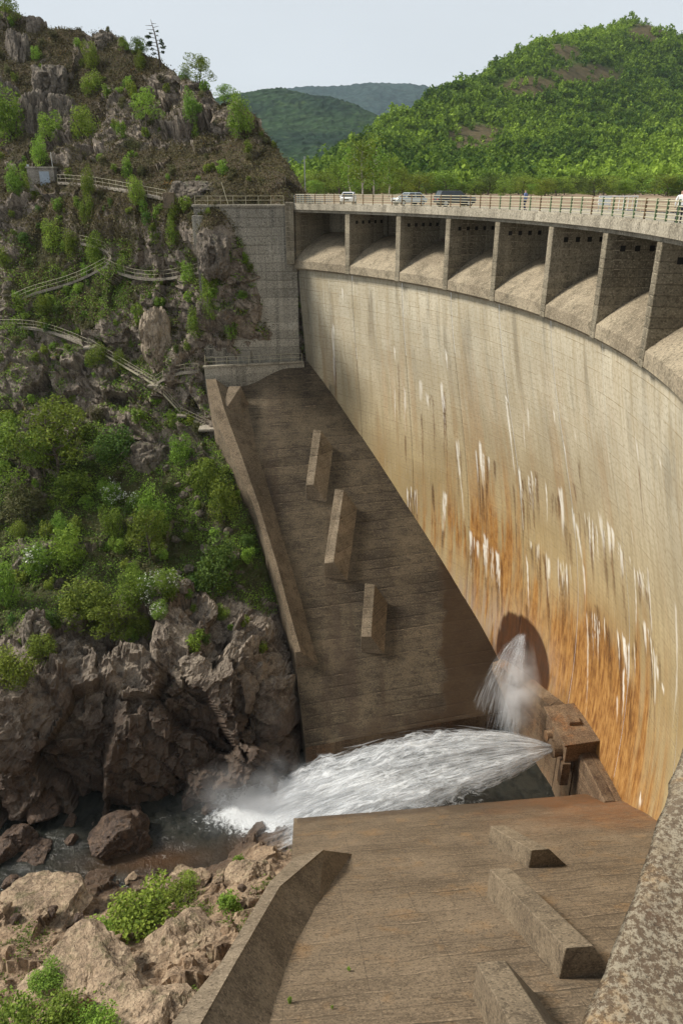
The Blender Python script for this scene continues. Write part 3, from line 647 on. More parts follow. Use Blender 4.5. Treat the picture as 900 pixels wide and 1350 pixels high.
# ================================================================== TERRAIN: the far bank
def rock_material(name, c1, c2, c3, moss, veg=None, scale=1.0, rel=1.0):
    n = NB(name, .9, .3); p = n.pos()
    big = n.noise(p, .35 * scale, 3, .7); fr = n.noise(n.map(p, (1.2, 1.2, .45)), 1.4 * scale, 4, .72, .6); fine = n.noise(p, 4.5 * scale, 4, .8)
    crack = n.n('ShaderNodeTexVoronoi', {'feature': 'DISTANCE_TO_EDGE'}, Vector=n.n('ShaderNodeVectorMath', {'operation': 'ADD'}, _0=n.map(p, (1, 1, .6)), _1=n.n('ShaderNodeTexNoise', None, Vector=p, Scale=.9 * scale, Detail=2.0).outputs['Color']).outputs[0], Scale=.75 * scale).outputs['Distance']
    c = n.mix(n.rng(big, .32, .68), c1, c2); c = n.mix(n.rng(fr, .45, .7), c, c3)
    c = n.mix(n.rng(fine, .54, .72, 0, .7), c, tuple(min(1, x * 1.6) for x in c1))
    c = n.mix(n.rng(fine, .48, .3, 0, .8), c, tuple(x * .25 for x in c2))
    ck = n.mth('MULTIPLY', n.rng(crack, .0, .045, 1, 0), n.rng(big, .3, .6))
    c = n.mix(n.mth('MULTIPLY', ck, .5), c, tuple(x * .25 for x in c2))
    if veg:
        v = n.attr('veg'); k = n.mth('ADD', v, n.mth('MULTIPLY', n.mth('SUBTRACT', fine, .5), .7)); k = n.mth('ADD', k, n.mth('MULTIPLY', n.mth('SUBTRACT', fr, .5), .6))
        soil = n.mix(n.attr('lush'), n.mix(n.rng(fr, .3, .7), (0.085, 0.06, 0.03), (0.045, 0.034, 0.018)), n.mix(n.rng(fr, .3, .7), (0.05, 0.075, 0.016), (0.075, 0.07, 0.025)))
        c = n.mix(n.rng(k, .35, .65), c, soil)
        w = n.attr('damp'); c = n.mix(n.mth('MULTIPLY', w, .8), c, n.mix(n.rng(fr, .35, .65), (0.075, 0.044, 0.028), (0.026, 0.016, 0.012))); n.rough(n.rng(w, 0, 1, .92, .5))
    elif moss:
        up = n.n('ShaderNodeSeparateXYZ', None, Vector=n.n('ShaderNodeNewGeometry').outputs['Normal']).outputs[2]
        c = n.mix(n.mth('MULTIPLY', n.rng(up, .3, .9), n.rng(n.noise(p, 1.1 * scale, 5, .7), .5, .66, 0, moss)), c, (0.06, 0.07, 0.02))
    c = n.mix(n.rng(n.noise(n.map(p, (1, 1, 1), (7, 3, 5)), .8 * scale, 4, .75), .56, .68, 0, .6), c, tuple(x * .3 for x in c2))
    n.col(c)
    h = n.mth('ADD', n.mth('MULTIPLY', fr, 1.3), n.mth('MULTIPLY', fine, .4))
    n.bump(h, .3 * rel / scale, 1.0)
    return n.m
M['hill'] = rock_material('hillside_rock', (0.28, 0.232, 0.18), (0.115, 0.09, 0.07), (0.37, 0.31, 0.24), 0, veg=True)
M['rock_grey'] = rock_material('grey_rock', (0.175, 0.145, 0.112), (0.1, 0.082, 0.064), (0.235, 0.195, 0.15), .8, scale=1.2)
M['rock_tan'] = rock_material('tan_rock', (0.39, 0.285, 0.19), (0.2, 0.145, 0.098), (0.48, 0.37, 0.25), .5, scale=1.0, rel=1.1)
M['rock_wet'] = rock_material('wet_river_rock', (0.115, 0.078, 0.055), (0.06, 0.042, 0.033), (0.17, 0.11, 0.072), 0, scale=1.3)
M['rock_wet'].node_tree.nodes['Principled BSDF'].inputs['Roughness'].default_value = .45

WATER_Z = -59.5
H = []                                          # control points of the bank: photo pixel + distance
def hc(*l): H.extend(l)
hc((-60,1075,57.5),(36,1075,57.5),(117,1060,58),(204,1057,58.5),(265,1055,59),(317,1040,60),(368,1005,63))      # waterline
hc((-60,1130,56),(60,1130,56),(200,1120,56.5),(320,1100,58),(380,1050,61))                                      # below the water
hc((-60,960,61),(40,960,60.5),(130,960,61.5),(230,960,63),(320,950,64.5),(375,930,67))
hc((-60,890,66),(30,890,65),(120,890,66),(200,880,67.5),(250,850,69),(320,850,71),(365,850,73))
hc((230,800,74.5),(300,790,76.5),(340,790,77.5),(150,820,72.5),(60,830,71),(0,820,72),(-80,820,73))
hc((279,562,93.6),(307,623,89.2),(330,679,85.2),(353,758,80.0),(372,837,75.2),(391,917,70.2),(401,982,66.2))       # along the rim wall
hc((305,545,99),(340,620,95),(370,690,91),(400,780,85),(425,860,82),(415,920,80),(420,985,77),(440,930,80),(450,1000,78),(430,1080,74))       # hidden behind the apron
hc((0,720,83),(100,720,82.5),(200,720,83),(280,720,83.5),(-80,720,85),(0,620,93),(100,640,90.5),(200,640,89.5),(270,640,88.5))
hc((0,540,102),(80,540,100.5),(160,560,97.5),(220,580,95),(255,565,95.5),(265,530,97.2),(-80,540,106))
hc((0,432,111),(50,432,110),(115,458,107),(160,480,104),(205,507,100.6),(235,492,99.6),(262,488,98.9),(240,546,97.4),(272,562,96.6),(-80,430,116))
hc((0,500,104.5),(60,500,103.8),(130,505,102),(180,530,99.5))
hc((0,408,114),(40,386,114.5),(100,376,113.5),(140,350,113),(170,365,109.5),(225,368,106.5),(270,354,103.2),(296,352,101))
hc((240,430,102.4),(200,430,104),(290,430,101.3),(320,440,100.9),(150,420,106.5),(60,405,112))
hc((282,272,101.2),(300,310,100.2),(315,350,100.2),(340,400,100.4),(362,440,100.9),(378,472,102.2),(280,479,102.0),(300,472,101.6),(320,470,101.7),(350,468,101.9),(300,500,104),(340,500,105),(270,470,101.2),(270,320,100.2),(240,300,103.8),(300,395,99.2),(270,400,100.2),(322,425,99.7))
hc((330,300,105),(370,380,105),(395,440,106),(420,480,107),(345,280,106))
hc((0,330,122),(100,330,117),(180,310,111),(60,290,121),(-80,330,127))
hc((45,242,127),(100,243,122),(160,252,114.5),(220,263,108.5),(262,268,104.5),(300,266,104.2),(378,263,104.5),(0,240,131),(-80,240,136))
hc((0,200,140),(60,200,137),(130,210,130),(200,220,123),(260,230,116.5),(320,240,110),(375,250,107))
hc((0,150,152),(80,150,148),(150,150,142),(220,170,133),(290,200,123),(350,220,116),(-80,150,158))
hc((0,80,166),(80,90,160),(150,110,152),(230,140,142),(300,170,131),(-90,80,172))
RID = [(-140,-40,190),(-60,-10,184),(10,10,178),(30,22,175),(60,30,171),(95,38,167),(130,42,163),(165,60,158),(200,78,153),(230,92,148),(260,112,143),(285,128,138),(310,142,134),(335,160,130),(355,180,126),(372,205,121),(388,232,116),(398,250,111.5),(412,262,109)]
hc(*RID)
HP = np.array([aty(u, v, y) for u, v, y in H]); RP = np.array([aty(u, v, y) for u, v, y in RID])
xs = np.linspace(-82, 9, 440); nt_ = 560
rz = np.interp(xs, RP[:, 0], RP[:, 2])
rz = np.where(xs > RP[-1, 0], RP[-1, 2] - (xs - RP[-1, 0]) * .9, rz)
rz += (fbm(np.stack([xs * .22, 0 * xs, 0 * xs], 1), 4, 3) - .5) * 3.0 * sstep(3, -8, xs)
tq = np.linspace(0, 1, nt_); zlo = -62.5
T2, X2 = np.meshgrid(tq, xs, indexing='ij'); Zg = zlo + (rz[None] - zlo) * T2
Yg = tps(HP[:, [0, 2]], HP[:, 1], np.stack([X2.ravel(), Zg.ravel()], 1), lam=2.0).reshape(Zg.shape)
# the back of the ridge, sloping away out of sight
nb = 24
back = np.linspace(0, 1, nb + 1)[1:]
Xb = np.repeat(xs[None], nb, 0); Yb = Yg[-1][None] + back[:, None] * 70; Zb = Zg[-1][None] - (back[:, None] ** 1.5) * 45
X3 = np.concatenate([X2, Xb]); Y3 = np.concatenate([Yg, Yb]); Z3 = np.concatenate([Zg, Zb])
P0 = np.stack([X3.ravel(), Y3.ravel(), Z3.ravel()], 1); nr = nt_ + nb
def gnorm(P, a, b):
    G = P.reshape(a, b, 3); du = np.gradient(G, axis=0); dv = np.gradient(G, axis=1); N = np.cross(dv, du); return (N / (np.linalg.norm(N, axis=2, keepdims=True) + 1e-9)).reshape(-1, 3)
N0 = gnorm(P0, nr, len(xs))
# craggy displacement
rockzone = fbm(P0 * np.array([.06, .06, .05]), 4, 101)
W = P0 + (np.stack([fbm(P0 * .18, 3, s) for s in (111, 112, 113)], 1) - .5) * 1.4
f1, e1 = facets(W * np.array([.16, .16, .1]), 121, .65); f2, e2 = facets(W * np.array([.42, .42, .3]), 131, .65); f3, e3 = facets(P0 * np.array([1.15, 1.15, .8]) + (rockzone[:, None] * 3), 141, .6)
z = P0[:, 2]; x = P0[:, 0]
low = sstep(-44, -49, z + (rockzone - .5) * 16 + .12 * np.maximum(x + 14, -8))   # bare cliff above the river
crag = sstep(.46, .62, rockzone + .06 * sstep(-5, -12, z) * sstep(-35, -25, z) - .05 * sstep(-26, -34, z)); crag = np.maximum(crag, low)
crag = np.maximum(crag, .9 * sstep(-13, -8, x) * sstep(-23, -18, z) * sstep(-3, -8, z))
big_amp = .9 + 1.9 * crag
disp = (f1 - .5) * (1.05 + .5 * low) * big_amp + (f2 - .5) * .95 * (.3 + crag) + (f3 - .5) * .3 * (.3 + crag) + (fbm(P0 * .9, 4, 151) - .5) * .35
sb = (P0[:, 2] * .9 + P0[:, 0] * .42 + P0[:, 1] * .25) * .85 + fbm(P0 * .25, 3, 191) * 2.2; fl_ = np.floor(sb)
disp += (_h(fl_, np.floor(P0[:, 0] * .13 + fl_ * .7), fl_ * 0, 5) - .5) * 1.0 * crag                       # tilted beds standing proud or worn back
disp -= .4 * (1 - sstep(0, .12, e1)) * crag
# keep the bank off the walls it meets
contact = np.array([aty(u, v, y) for u, v, y in H if (u, v) in ((279,562),(307,623),(330,679),(353,758),(372,837),(391,917),(401,982),(378,472),(362,440),(340,400),(320,440),(290,430),(280,479),(300,472),(320,470),(350,468),(270,470),(315,350),(300,310),(282,272),(262,488))])
dc = np.min(np.linalg.norm(P0[:, None, ::2] - contact[None, :, ::2], axis=2), axis=1) if len(P0) < 50000 else np.concatenate([np.min(np.linalg.norm(P0[i:i + 40000, None, ::2] - contact[None, :, ::2], axis=2), axis=1) for i in range(0, len(P0), 40000)])
disp *= .2 + .8 * sstep(0, 4.5, dc)
ridge_damp = np.concatenate([np.linspace(0, 1, nt_), np.ones(nb)]).repeat(len(xs)); disp = disp * np.where(ridge_damp > .97, .6, 1)
P1 = P0 + N0 * disp[:, None]
N1 = gnorm(P1, nr, len(xs))
veg = (1 - crag) * .75 + (sstep(.15, .6, N1[:, 2]) - .45) * .8 + (fbm(P0 * .35, 4, 161) - .5) * .9 - low * .45
veg = np.clip(veg, 0, 1)
lush = np.clip(sstep(-2, -10, z) * .55 + sstep(-22, -34, z) * .45 + (fbm(P0 * .12, 3, 171) - .5) * .7, 0, 1)
damp = sstep(-46, -53, z + (fbm(P0 * .2, 3, 181) - .5) * 8 + .25 * np.maximum(x + 16, 0)) * (.95)
FH = gridf(nr, len(xs))
hill = tag(obj('hillside', mesh('hillside', P1, FH, M['hill'], False, dict(veg=veg, lush=lush, damp=damp))), 'steep rocky hillside with scrub on the far bank', None, None, 'structure')
BV = BVHTree.FromPolygons(P1.tolist(), FH.tolist())
def hit(u, v, bv=None):
    d = Vector(ray(u, v)).normalized(); r = (bv or BV).ray_cast(Vector((0, 0, 0)), d)
    return (np.array(r[0]), np.array(r[1])) if r[0] is not None else (None, None)

# ================================================================== near bank
Nn = [(-60,1172,-59.6),(0,1169,-59.6),(51,1164,-59.6),(102,1156,-59.6),(168,1161,-59.6),(245,1151,-59.6),(286,1141,-59.6),(352,1095,-59.6),(388,1088,-59.6),
      (0,1120,-61),(100,1110,-61),(200,1110,-61),(300,1090,-61.3),(380,1050,-61.5),
      (60,1190,-57),(0,1210,-55),(110,1200,-56),(200,1190,-57),(270,1175,-56.5),(330,1150,-56),(370,1120,-57),(388,1112,-58),
      (0,1260,-51),(80,1250,-52),(160,1230,-53),(230,1210,-53.5),(290,1200,-51.5),(330,1185,-51),(350,1180,-51),
      (0,1310,-47),(90,1310,-46.5),(170,1290,-47),(240,1260,-47.5),(285,1250,-46),
      (0,1380,-42),(90,1380,-41),(160,1350,-42),(210,1350,-41),(-80,1300,-50),(-80,1400,-43)]
Q = np.array([atz(u, v, z) for u, v, z in Nn]); Q = np.concatenate([Q, [(-45, 5, -30), (-12, 5, -32), (-6, 5, -33), (-45, 30, -46), (8, 52, -62), (6, 30, -52), (4, 15, -42), (-20, 12, -37)]])
gx, gy = np.linspace(-52, 6, 250), np.linspace(2, 62, 255)
Xn, Yn = np.meshgrid(gx, gy, indexing='ij'); Zn = tps(Q[:, :2], Q[:, 2], np.stack([Xn.ravel(), Yn.ravel()], 1), lam=1.0)
Pn = np.stack([Xn.ravel(), Yn.ravel(), Zn], 1)
f1n, e1n = facets((Pn + (fbm(Pn * .2, 3, 7)[:, None] - .5) * 5) * .22, 221, .5); f2n, e2n = facets((Pn + (fbm(Pn * .6, 3, 8)[:, None] - .5) * 2) * .55, 231, .5)
dn = (f1n - .5) * 1.5 + (f2n - .5) * .5 + (fbm(Pn * .5, 5, 241) - .5) * 1.6
dn *= .45 + .55 * sstep(.5, 4, np.abs(Pn[:, 2] + 59.6))
dn *= sstep(0, -4, Pn[:, 0] - np.interp(Pn[:, 1], [5, 17, 21, 30, 35, 50], [-7, -4, -2.8, -1.2, .5, .5])) * .8 + .2
Pn[:, 2] += dn
Nnn = gnorm(Pn, 250, 255); Nnn *= np.sign(Nnn[:, 2:3])
vegn = np.clip((fbm(Pn * .22, 4, 251) - .52) * 2.6 - .1 + (Nnn[:, 2] - .8) * .6 - .6 * sstep(-57, -59, Pn[:, 2]), 0, 1)
M['bank'] = rock_material('near_bank_rock', (0.34, 0.24, 0.155), (0.2, 0.138, 0.09), (0.43, 0.32, 0.21), 0, veg=True, scale=1.1)
dampn = sstep(-57.2, -59, Pn[:, 2] + (fbm(Pn * .5, 3, 261) - .5) * 2)
FN = gridf(250, 255)
tag(obj('river_bank', mesh('river_bank', Pn, FN, M['bank'], False, dict(veg=vegn, lush=np.full(len(Pn), .8), damp=dampn))), 'tan rocky near bank beside the apron', None, None, 'structure')
BN = BVHTree.FromPolygons(Pn.tolist(), FN.tolist())

# ================================================================== water
n = NB('river_water', .06, .35); p = n.pos()
w1 = n.noise(n.map(p, (1.0, .7, 1), rot=(0, 0, .4)), 1.1, 6, .65, .8); w2 = n.noise(p, 4.0, 4, .6, .3)
foam = n.attr('foam'); fk = n.rng(n.mth('ADD', foam, n.mth('MULTIPLY', n.mth('SUBTRACT', n.noise(p, 1.6, 7, .75, 1.0), .5), 1.3)), .42, .8)
c = n.mix(n.rng(w1, .35, .65), (0.012, 0.014, 0.012), (0.03, 0.03, 0.024)); c = n.mix(n.attr('shoal'), c, (0.09, 0.04, 0.012))
n.col(n.mix(fk, c, (0.75, 0.78, 0.8))); n.rough(n.rng(fk, 0, .6, .07, .7)); n.bump(n.mth('ADD', w1, n.mth('MULTIPLY', w2, .4)), .22, .8)
M['river'] = n.m
gx, gy = np.linspace(-110, 30, 320), np.linspace(38, 72, 110)
Xw, Yw = np.meshgrid(gx, gy, indexing='ij'); Pw = np.stack([Xw.ravel(), Yw.ravel(), 0 * Xw.ravel()], 1)
Pw[:, 2] = WATER_Z + (fbm(Pw * np.array([.5, .7, 1]), 4, 301) - .5) * .28
lx, ly = atz(330, 1080, WATER_Z)[:2]
fo = np.clip(1.35 * np.exp(-(((Pw[:, 0] - lx - 4) / 8.5) ** 2 + ((Pw[:, 1] - ly - 1.5) / 4.0) ** 2)) + .5 * sstep(-4, 6, Pw[:, 0]) * sstep(25, 15, Pw[:, 0]), 0, 1)
sx, sy = atz(200, 1135, WATER_Z)[:2]
sh = .55 * np.exp(-(((Pw[:, 0] - sx) / 6) ** 2 + ((Pw[:, 1] - sy) / 1.6) ** 2)) + .8 * np.exp(-(((Pw[:, 0] - atz(350, 1110, WATER_Z)[0]) / 3) ** 2 + ((Pw[:, 1] - atz(350, 1112, WATER_Z)[1]) / 1.5) ** 2))
tag(obj('river', mesh('river', Pw, gridf(320, 110), M['river'], True, dict(foam=fo, shoal=np.clip(sh, 0, 1)))), 'dark river running out of the gorge', None, None, 'structure')

# jet and plume: bundles of falling strands on their real trajectories
n = NB('white_water', .5, .3); n.col((.86, .89, .92))
a_ = n.attr('alpha'); tr = n.n('ShaderNodeBsdfTransparent'); tl = n.n('ShaderNodeBsdfTranslucent', None, Color=(.86, .89, .92, 1)); m1 = n.n('ShaderNodeMixShader', None, _0=.45, _1=n.b.outputs[0], _2=tl.outputs[0])
mx = n.n('ShaderNodeMixShader', None, _0=a_, _1=tr.outputs[0], _2=m1.outputs[0]); n.t.links.new(mx.outputs[0], n.out.inputs['Surface']); M['spray'] = n.m
def strands(name, N, P0, dirs, speed, t0, t1, wid, alpha, nseg=10, seed=1, floor=WATER_Z, jit=.02):
    """ribbons: each follows p0 + v t - g t^2/2 between its own two moments"""
    r = np.random.default_rng(seed); V = np.empty((N, nseg, 2, 3)); A = np.empty((N, nseg, 2))
    k = np.linspace(0, 1, nseg)
    tt = t0[:, None] + (t1 - t0)[:, None] * k[None]
    v = dirs * speed[:, None]
    C = P0[:, None] + v[:, None] * tt[..., None]; C[..., 2] -= 4.905 * tt ** 2
    drag = 1.0
    T = v[:, None] + 0 * C; T[..., 2] -= 9.81 * tt; T /= np.linalg.norm(T, axis=2, keepdims=True)
    side = np.cross(T, r.normal(size=(N, 1, 3))); side /= np.linalg.norm(side, axis=2, keepdims=True)
    w = wid[:, None] * (.25 + tt / .9) * np.sin(np.pi * np.clip(k, .04, .96))[None] ** .6
    C = C + np.cumsum(r.normal(size=C.shape), 1) * jit
    V[:, :, 0] = C + side * w[..., None]; V[:, :, 1] = C - side * w[..., None]
    fade = np.sin(np.pi * np.clip(k, .02, .98))[None] ** .7 * alpha[:, None]
    fade = fade * sstep(floor - .3, floor + .4, C[..., 2]) ; A[:, :, 0] = fade; A[:, :, 1] = fade
    V[..., 2] = np.maximum(V[..., 2], floor + .03)
    i = (np.arange(N)[:, None] * nseg + np.arange(nseg - 1)[None]).ravel() * 2
    return mesh(name, V.reshape(-1, 3), np.stack([i, i + 1, i + 3, i + 2], 1), M['spray'], True, {'alpha': np.clip(A, 0, 1).ravel()})
rj = np.random.default_rng(5)
J0 = np.array([24.2, 55.25, -50.6])
SPR, SCL, VJ = 4.3, 7.5, 22.8                                           # hollow-cone valve: opens fast, then air slows the spread
def jet_pos(T, ph, f):
    s = VJ * T; w = (.4 + SPR * (1 - np.exp(-s / SCL))) * f; lob = 1 + .12 * np.sin(ph * 5 + 1.0) + .08 * np.sin(ph * 11)
    return np.stack([J0[0] - s, J0[1] - .2 * T + np.cos(ph) * w * lob * 1.05, J0[2] - .35 * T - 4.905 * T ** 2 + np.sin(ph) * w * lob * (.58 - .22 * sstep(.4, 1.2, T))], -1)
N, nseg = 5200, 8
ph = rj.uniform(0, 2 * np.pi, N); fr0 = rj.uniform(.25, 1.08, N) ** .7; t0 = rj.uniform(.02, 1.12, N); t1 = t0 + rj.uniform(.05, .2, N)
k = np.linspace(0, 1, nseg); TT = t0[:, None] + (t1 - t0)[:, None] * k[None]; PH = ph[:, None] + rj.normal(0, .06, (N, 1)) * k[None]; FR = fr0[:, None] * (1 + rj.normal(0, .05, (N, 1)) * k[None])
C = jet_pos(TT, PH, FR); C[..., 2] = np.maximum(C[..., 2], WATER_Z + .05); T_ = np.gradient(C, axis=1); T_ /= np.linalg.norm(T_, axis=2, keepdims=True) + 1e-9
sd = np.cross(T_, rj.normal(size=(N, 1, 3))); sd /= np.linalg.norm(sd, axis=2, keepdims=True) + 1e-9
wd = rj.uniform(.02, .1, N)[:, None] * (.4 + TT) * np.sin(np.pi * np.clip(k, .05, .95))[None] ** .6
Vv = np.stack([C + sd * wd[..., None], C - sd * wd[..., None]], 2); clump = fbm(np.stack([ph * 3, fr0 * 5, t0 * 7], 1), 4, 5)
al = (np.clip((clump - .34) * 1.3, .02, .4) * (1 - .8 * sstep(.75, 1.25, t0)))[:, None] * np.sin(np.pi * np.clip(k, .03, .97))[None] ** .7
ii = (np.arange(N)[:, None] * nseg + np.arange(nseg - 1)[None]).ravel() * 2
me = mesh('water_jet', Vv.reshape(-1, 3), np.stack([ii, ii + 1, ii + 3, ii + 2], 1), M['spray'], True, {'alpha': np.repeat(al[..., None], 2, 2).ravel()})
jet = tag(obj('water_jet', me), 'white jet of water shooting from the valve into the river', 'water jet')
# solid heart of the jet
nu, nv = 150, 90
tt = np.linspace(0, 1.28, nu); ph = np.linspace(0, 2 * np.pi, nv); Tt, Ph = np.meshgrid(tt, ph, indexing='ij'); Tt = Tt.ravel(); Ph = Ph.ravel()
nzj = fbm(np.stack([Tt * 7, np.cos(Ph) * 4.5, np.sin(Ph) * 4.5], 1), 5, 17, .6)
C = jet_pos(Tt, Ph, .42 + .95 * nzj); C[:, 2] = np.maximum(C[:, 2], WATER_Z - .1)
n = NB('jet_core', .55, .3); at1 = n.attr('along'); at2 = n.attr('round')
q = n.n('ShaderNodeCombineXYZ', None, X=n.mth('MULTIPLY', at1, 5.5), Y=n.mth('MULTIPLY', at2, 9.0), Z=0.0).outputs[0]
k1 = n.noise(q, 1.0, 7, .72, .6); k2 = n.noise(n.map(q, (2.4, 2.2, 1)), 1.0, 6, .7, .4)
k3 = n.noise(n.map(q, (5.5, 6.5, 1)), 1.0, 4, .7, .5); kk = n.mth('ADD', n.mth('ADD', n.mth('MULTIPLY', k1, .45), n.mth('MULTIPLY', k2, .35)), n.mth('MULTIPLY', k3, .2))
n.col(n.mix(n.rng(kk, .36, .62), (.2, .22, .235), (.8, .82, .84))); n.bump(kk, .5, .8)
al = n.mth('MULTIPLY', n.rng(kk, .43, .58, .0, .55), n.attr('fade')); tr = n.n('ShaderNodeBsdfTransparent')
mx = n.n('ShaderNodeMixShader', None, _0=al, _1=tr.outputs[0], _2=n.b.outputs[0]); n.t.links.new(mx.outputs[0], n.out.inputs['Surface']); M['jet'] = n.m
c2 = obj('jet_core', mesh('jet_core', C, gridf(nu, nv), M['jet'], True, dict(along=Tt, round=Ph, fade=1 - sstep(1.0, 1.28, Tt)))); c2.parent = jet
# leak thrown from a small orifice high in the wet niche, spreading as it falls
N = 5200
_th, _z = face_hit(692, 836); S0 = np.array(cyl(float(face_r(_th, _z)) - .15, _th, _z))
q_ = np.clip(rj.beta(1.1, 1.3, N), 0, 1); sp = rj.uniform(.75, 1.1, N) * (3.0 + .4 * np.sin(q_ * 9))
D = np.stack([-(.12 + 1.0 * q_), -(.85 - .8 * q_), rj.normal(.02, .08, N)], 1) + rj.normal(0, .05, (N, 3))
T0 = rj.uniform(0, 1.6, N) ** .85; T1 = T0 + rj.uniform(.06, .3, N)
me = strands('water_plume', N, S0[None] + rj.normal(size=(N, 3)) * .12, D, sp, T0, T1, rj.uniform(.008, .035, N), rj.uniform(.05, .3, N) * (1 - .5 * sstep(.7, 1.5, T0)), 7, 9, jit=.0)
plume = tag(obj('water_plume', me), 'fine white spray falling in a spreading veil before the wet stain on the dam', 'spray')
# drifting mist at the outfall and the plume
def mist(name, c, s, dens, label, seed, cone=0.0):
    import bmesh
    bm = bmesh.new(); bmesh.ops.create_icosphere(bm, subdivisions=4, radius=1); me = bpy.data.meshes.new(name); bm.to_mesh(me); bm.free()
    P = np.empty(len(me.vertices) * 3, np.float32); me.vertices.foreach_get('co', P); P = P.reshape(-1, 3); P *= (.75 + .5 * fbm(P * 1.4 + seed, 3, seed))[:, None]; P[:, :2] *= (1 + .25 * cone - cone * np.clip((P[:, 2:3] + 1) / 2, 0, 1)); me.vertices.foreach_set('co', (P * np.array(s)).astype(np.float32).ravel())
    m = bpy.data.materials.new(name); m.use_nodes = True; t = m.node_tree; t.nodes.clear()
    o_ = t.nodes.new('ShaderNodeOutputMaterial'); v_ = t.nodes.new('ShaderNodeVolumePrincipled'); v_.inputs['Color'].default_value = (.95, .97, 1, 1); v_.inputs['Anisotropy'].default_value = .2
    tc = t.nodes.new('ShaderNodeTexCoord'); gr = t.nodes.new('ShaderNodeVectorMath'); gr.operation = 'LENGTH'; mp = t.nodes.new('ShaderNodeMapping'); mp.inputs['Scale'].default_value = [1 / q for q in s]
    nz = t.nodes.new('ShaderNodeTexNoise'); nz.inputs['Scale'].default_value = .5; nz.inputs['Detail'].default_value = 4
    r1 = t.nodes.new('ShaderNodeMapRange'); r1.inputs[1].default_value = .95; r1.inputs[2].default_value = .15; r1.inputs[3].default_value = 0; r1.inputs[4].default_value = 1; r1.interpolation_type = 'SMOOTHSTEP'
    r2 = t.nodes.new('ShaderNodeMapRange'); r2.inputs[1].default_value = .35; r2.inputs[2].default_value = .65; r2.inputs[4].default_value = dens
    mu = t.nodes.new('ShaderNodeMath'); mu.operation = 'MULTIPLY'
    L = t.links.new; L(tc.outputs['Object'], mp.inputs[0]); L(mp.outputs[0], gr.inputs[0]); L(gr.outputs['Value'], r1.inputs[0]); L(tc.outputs['Object'], nz.inputs['Vector']); L(nz.outputs['Fac'], r2.inputs[0]); L(r1.outputs[0], mu.inputs[0]); L(r2.outputs[0], mu.inputs[1]); L(mu.outputs[0], v_.inputs['Density']); L(v_.outputs[0], o_.inputs['Volume'])
    me.materials.append(m); return tag(obj(name, me, None, c), label, None, None, 'stuff')
pc = aty(684, 908, 62.0); mist('plume_mist', pc, (2.9, 2.9, 7.2), .5, 'mist hanging round the falling spray', 3, .7)
pc = atz(345, 1050, -57.0); mist('outfall_mist', pc, (9.5, 6.0, 4.4), .22, 'mist over the foaming outfall of the jet', 4)

# ================================================================== air between here and the hills
hz = MB().box(-1600, 2600, -150, 4300, -75, 520).build('haze', None); tag(hz, 'thin blue haze filling the valley air', None, None, 'stuff')
m = bpy.data.materials.new('haze_air'); m.use_nodes = True; t = m.node_tree; t.nodes.clear(); o_ = t.nodes.new('ShaderNodeOutputMaterial'); v_ = t.nodes.new('ShaderNodeVolumePrincipled')
v_.inputs['Density'].default_value = .000045; v_.inputs['Color'].default_value = (.72, .86, 1, 1); t.links.new(v_.outputs[0], o_.inputs['Volume']); hz.data.materials.append(m)

# ================================================================== BEYOND THE DAM: lake, shore, mountains
n = NB('lake_water', .12, .5); p = n.pos(); n.col(n.mix(n.noise(p, .02, 3), (0.05, 0.09, 0.11), (0.08, 0.12, 0.14))); n.bump(n.noise(p, 1.2, 3), .05, .5); M['lake'] = n.m
tag(obj('lake', mesh('lake', [(9, 104, -5.6), (22, 95, -5.6), (31, 60, -5.6), (30, 20, -5.6), (500, 20, -5.6), (500, 420, -5.6), (-30, 420, -5.6)], [(0, 1, 2, 3, 4, 5, 6)], M['lake'])), 'pale blue lake behind the dam', None, None, 'structure')
def heightfield(name, C, ext, nx, ny, mat, label, bumps, attrs=None, lam=0.0, floor=None, ridge=0):
    C = np.array([aty(*c) for c in C]) if len(C[0]) == 3 else np.array(C)
    gx, gy = np.linspace(ext[0], ext[1], nx), np.linspace(ext[2], ext[3], ny); X, Y = np.meshgrid(gx, gy, indexing='ij'); Q = np.stack([X.ravel(), Y.ravel()], 1)
    if ridge:
        R_ = C[:ridge]; C = np.concatenate([C, R_ * [1.12, 1.12, 1] - np.stack([0 * R_[:, 2], 0 * R_[:, 2], .25 * np.abs(R_[:, 2]) + 10], 1), R_ * [1.3, 1.3, 1] - np.stack([0 * R_[:, 2], 0 * R_[:, 2], .7 * np.abs(R_[:, 2]) + 30], 1)])
    S = 1.0 / max(ext[1] - ext[0], ext[3] - ext[2])
    Z = tps(C[:, :2] * S, C[:, 2], Q * S, lam)
    if floor is not None: Z = np.maximum(Z, floor)
    P = np.stack([Q[:, 0], Q[:, 1], Z], 1); P[:, 2] += bumps(P)
    o = tag(obj(name, mesh(name, P, gridf(nx, ny), mat, True, attrs(P) if attrs else None)), label, None, None, 'structure')
    return o, P
n = NB('mountain_ground', .95, .1); p = n.pos(); k = n.noise(p, .03, 5, .7); k2 = n.noise(p, .25, 4, .7)
c = n.mix(n.rng(k2, .35, .65), (0.05, 0.09, 0.015), (0.085, 0.13, 0.022)); r_ = n.mix(n.rng(k2, .35, .65), (0.1, 0.078, 0.042), (0.06, 0.05, 0.024)); n.col(n.mix(n.attr('bare'), c, r_)); M['mount'] = n.m
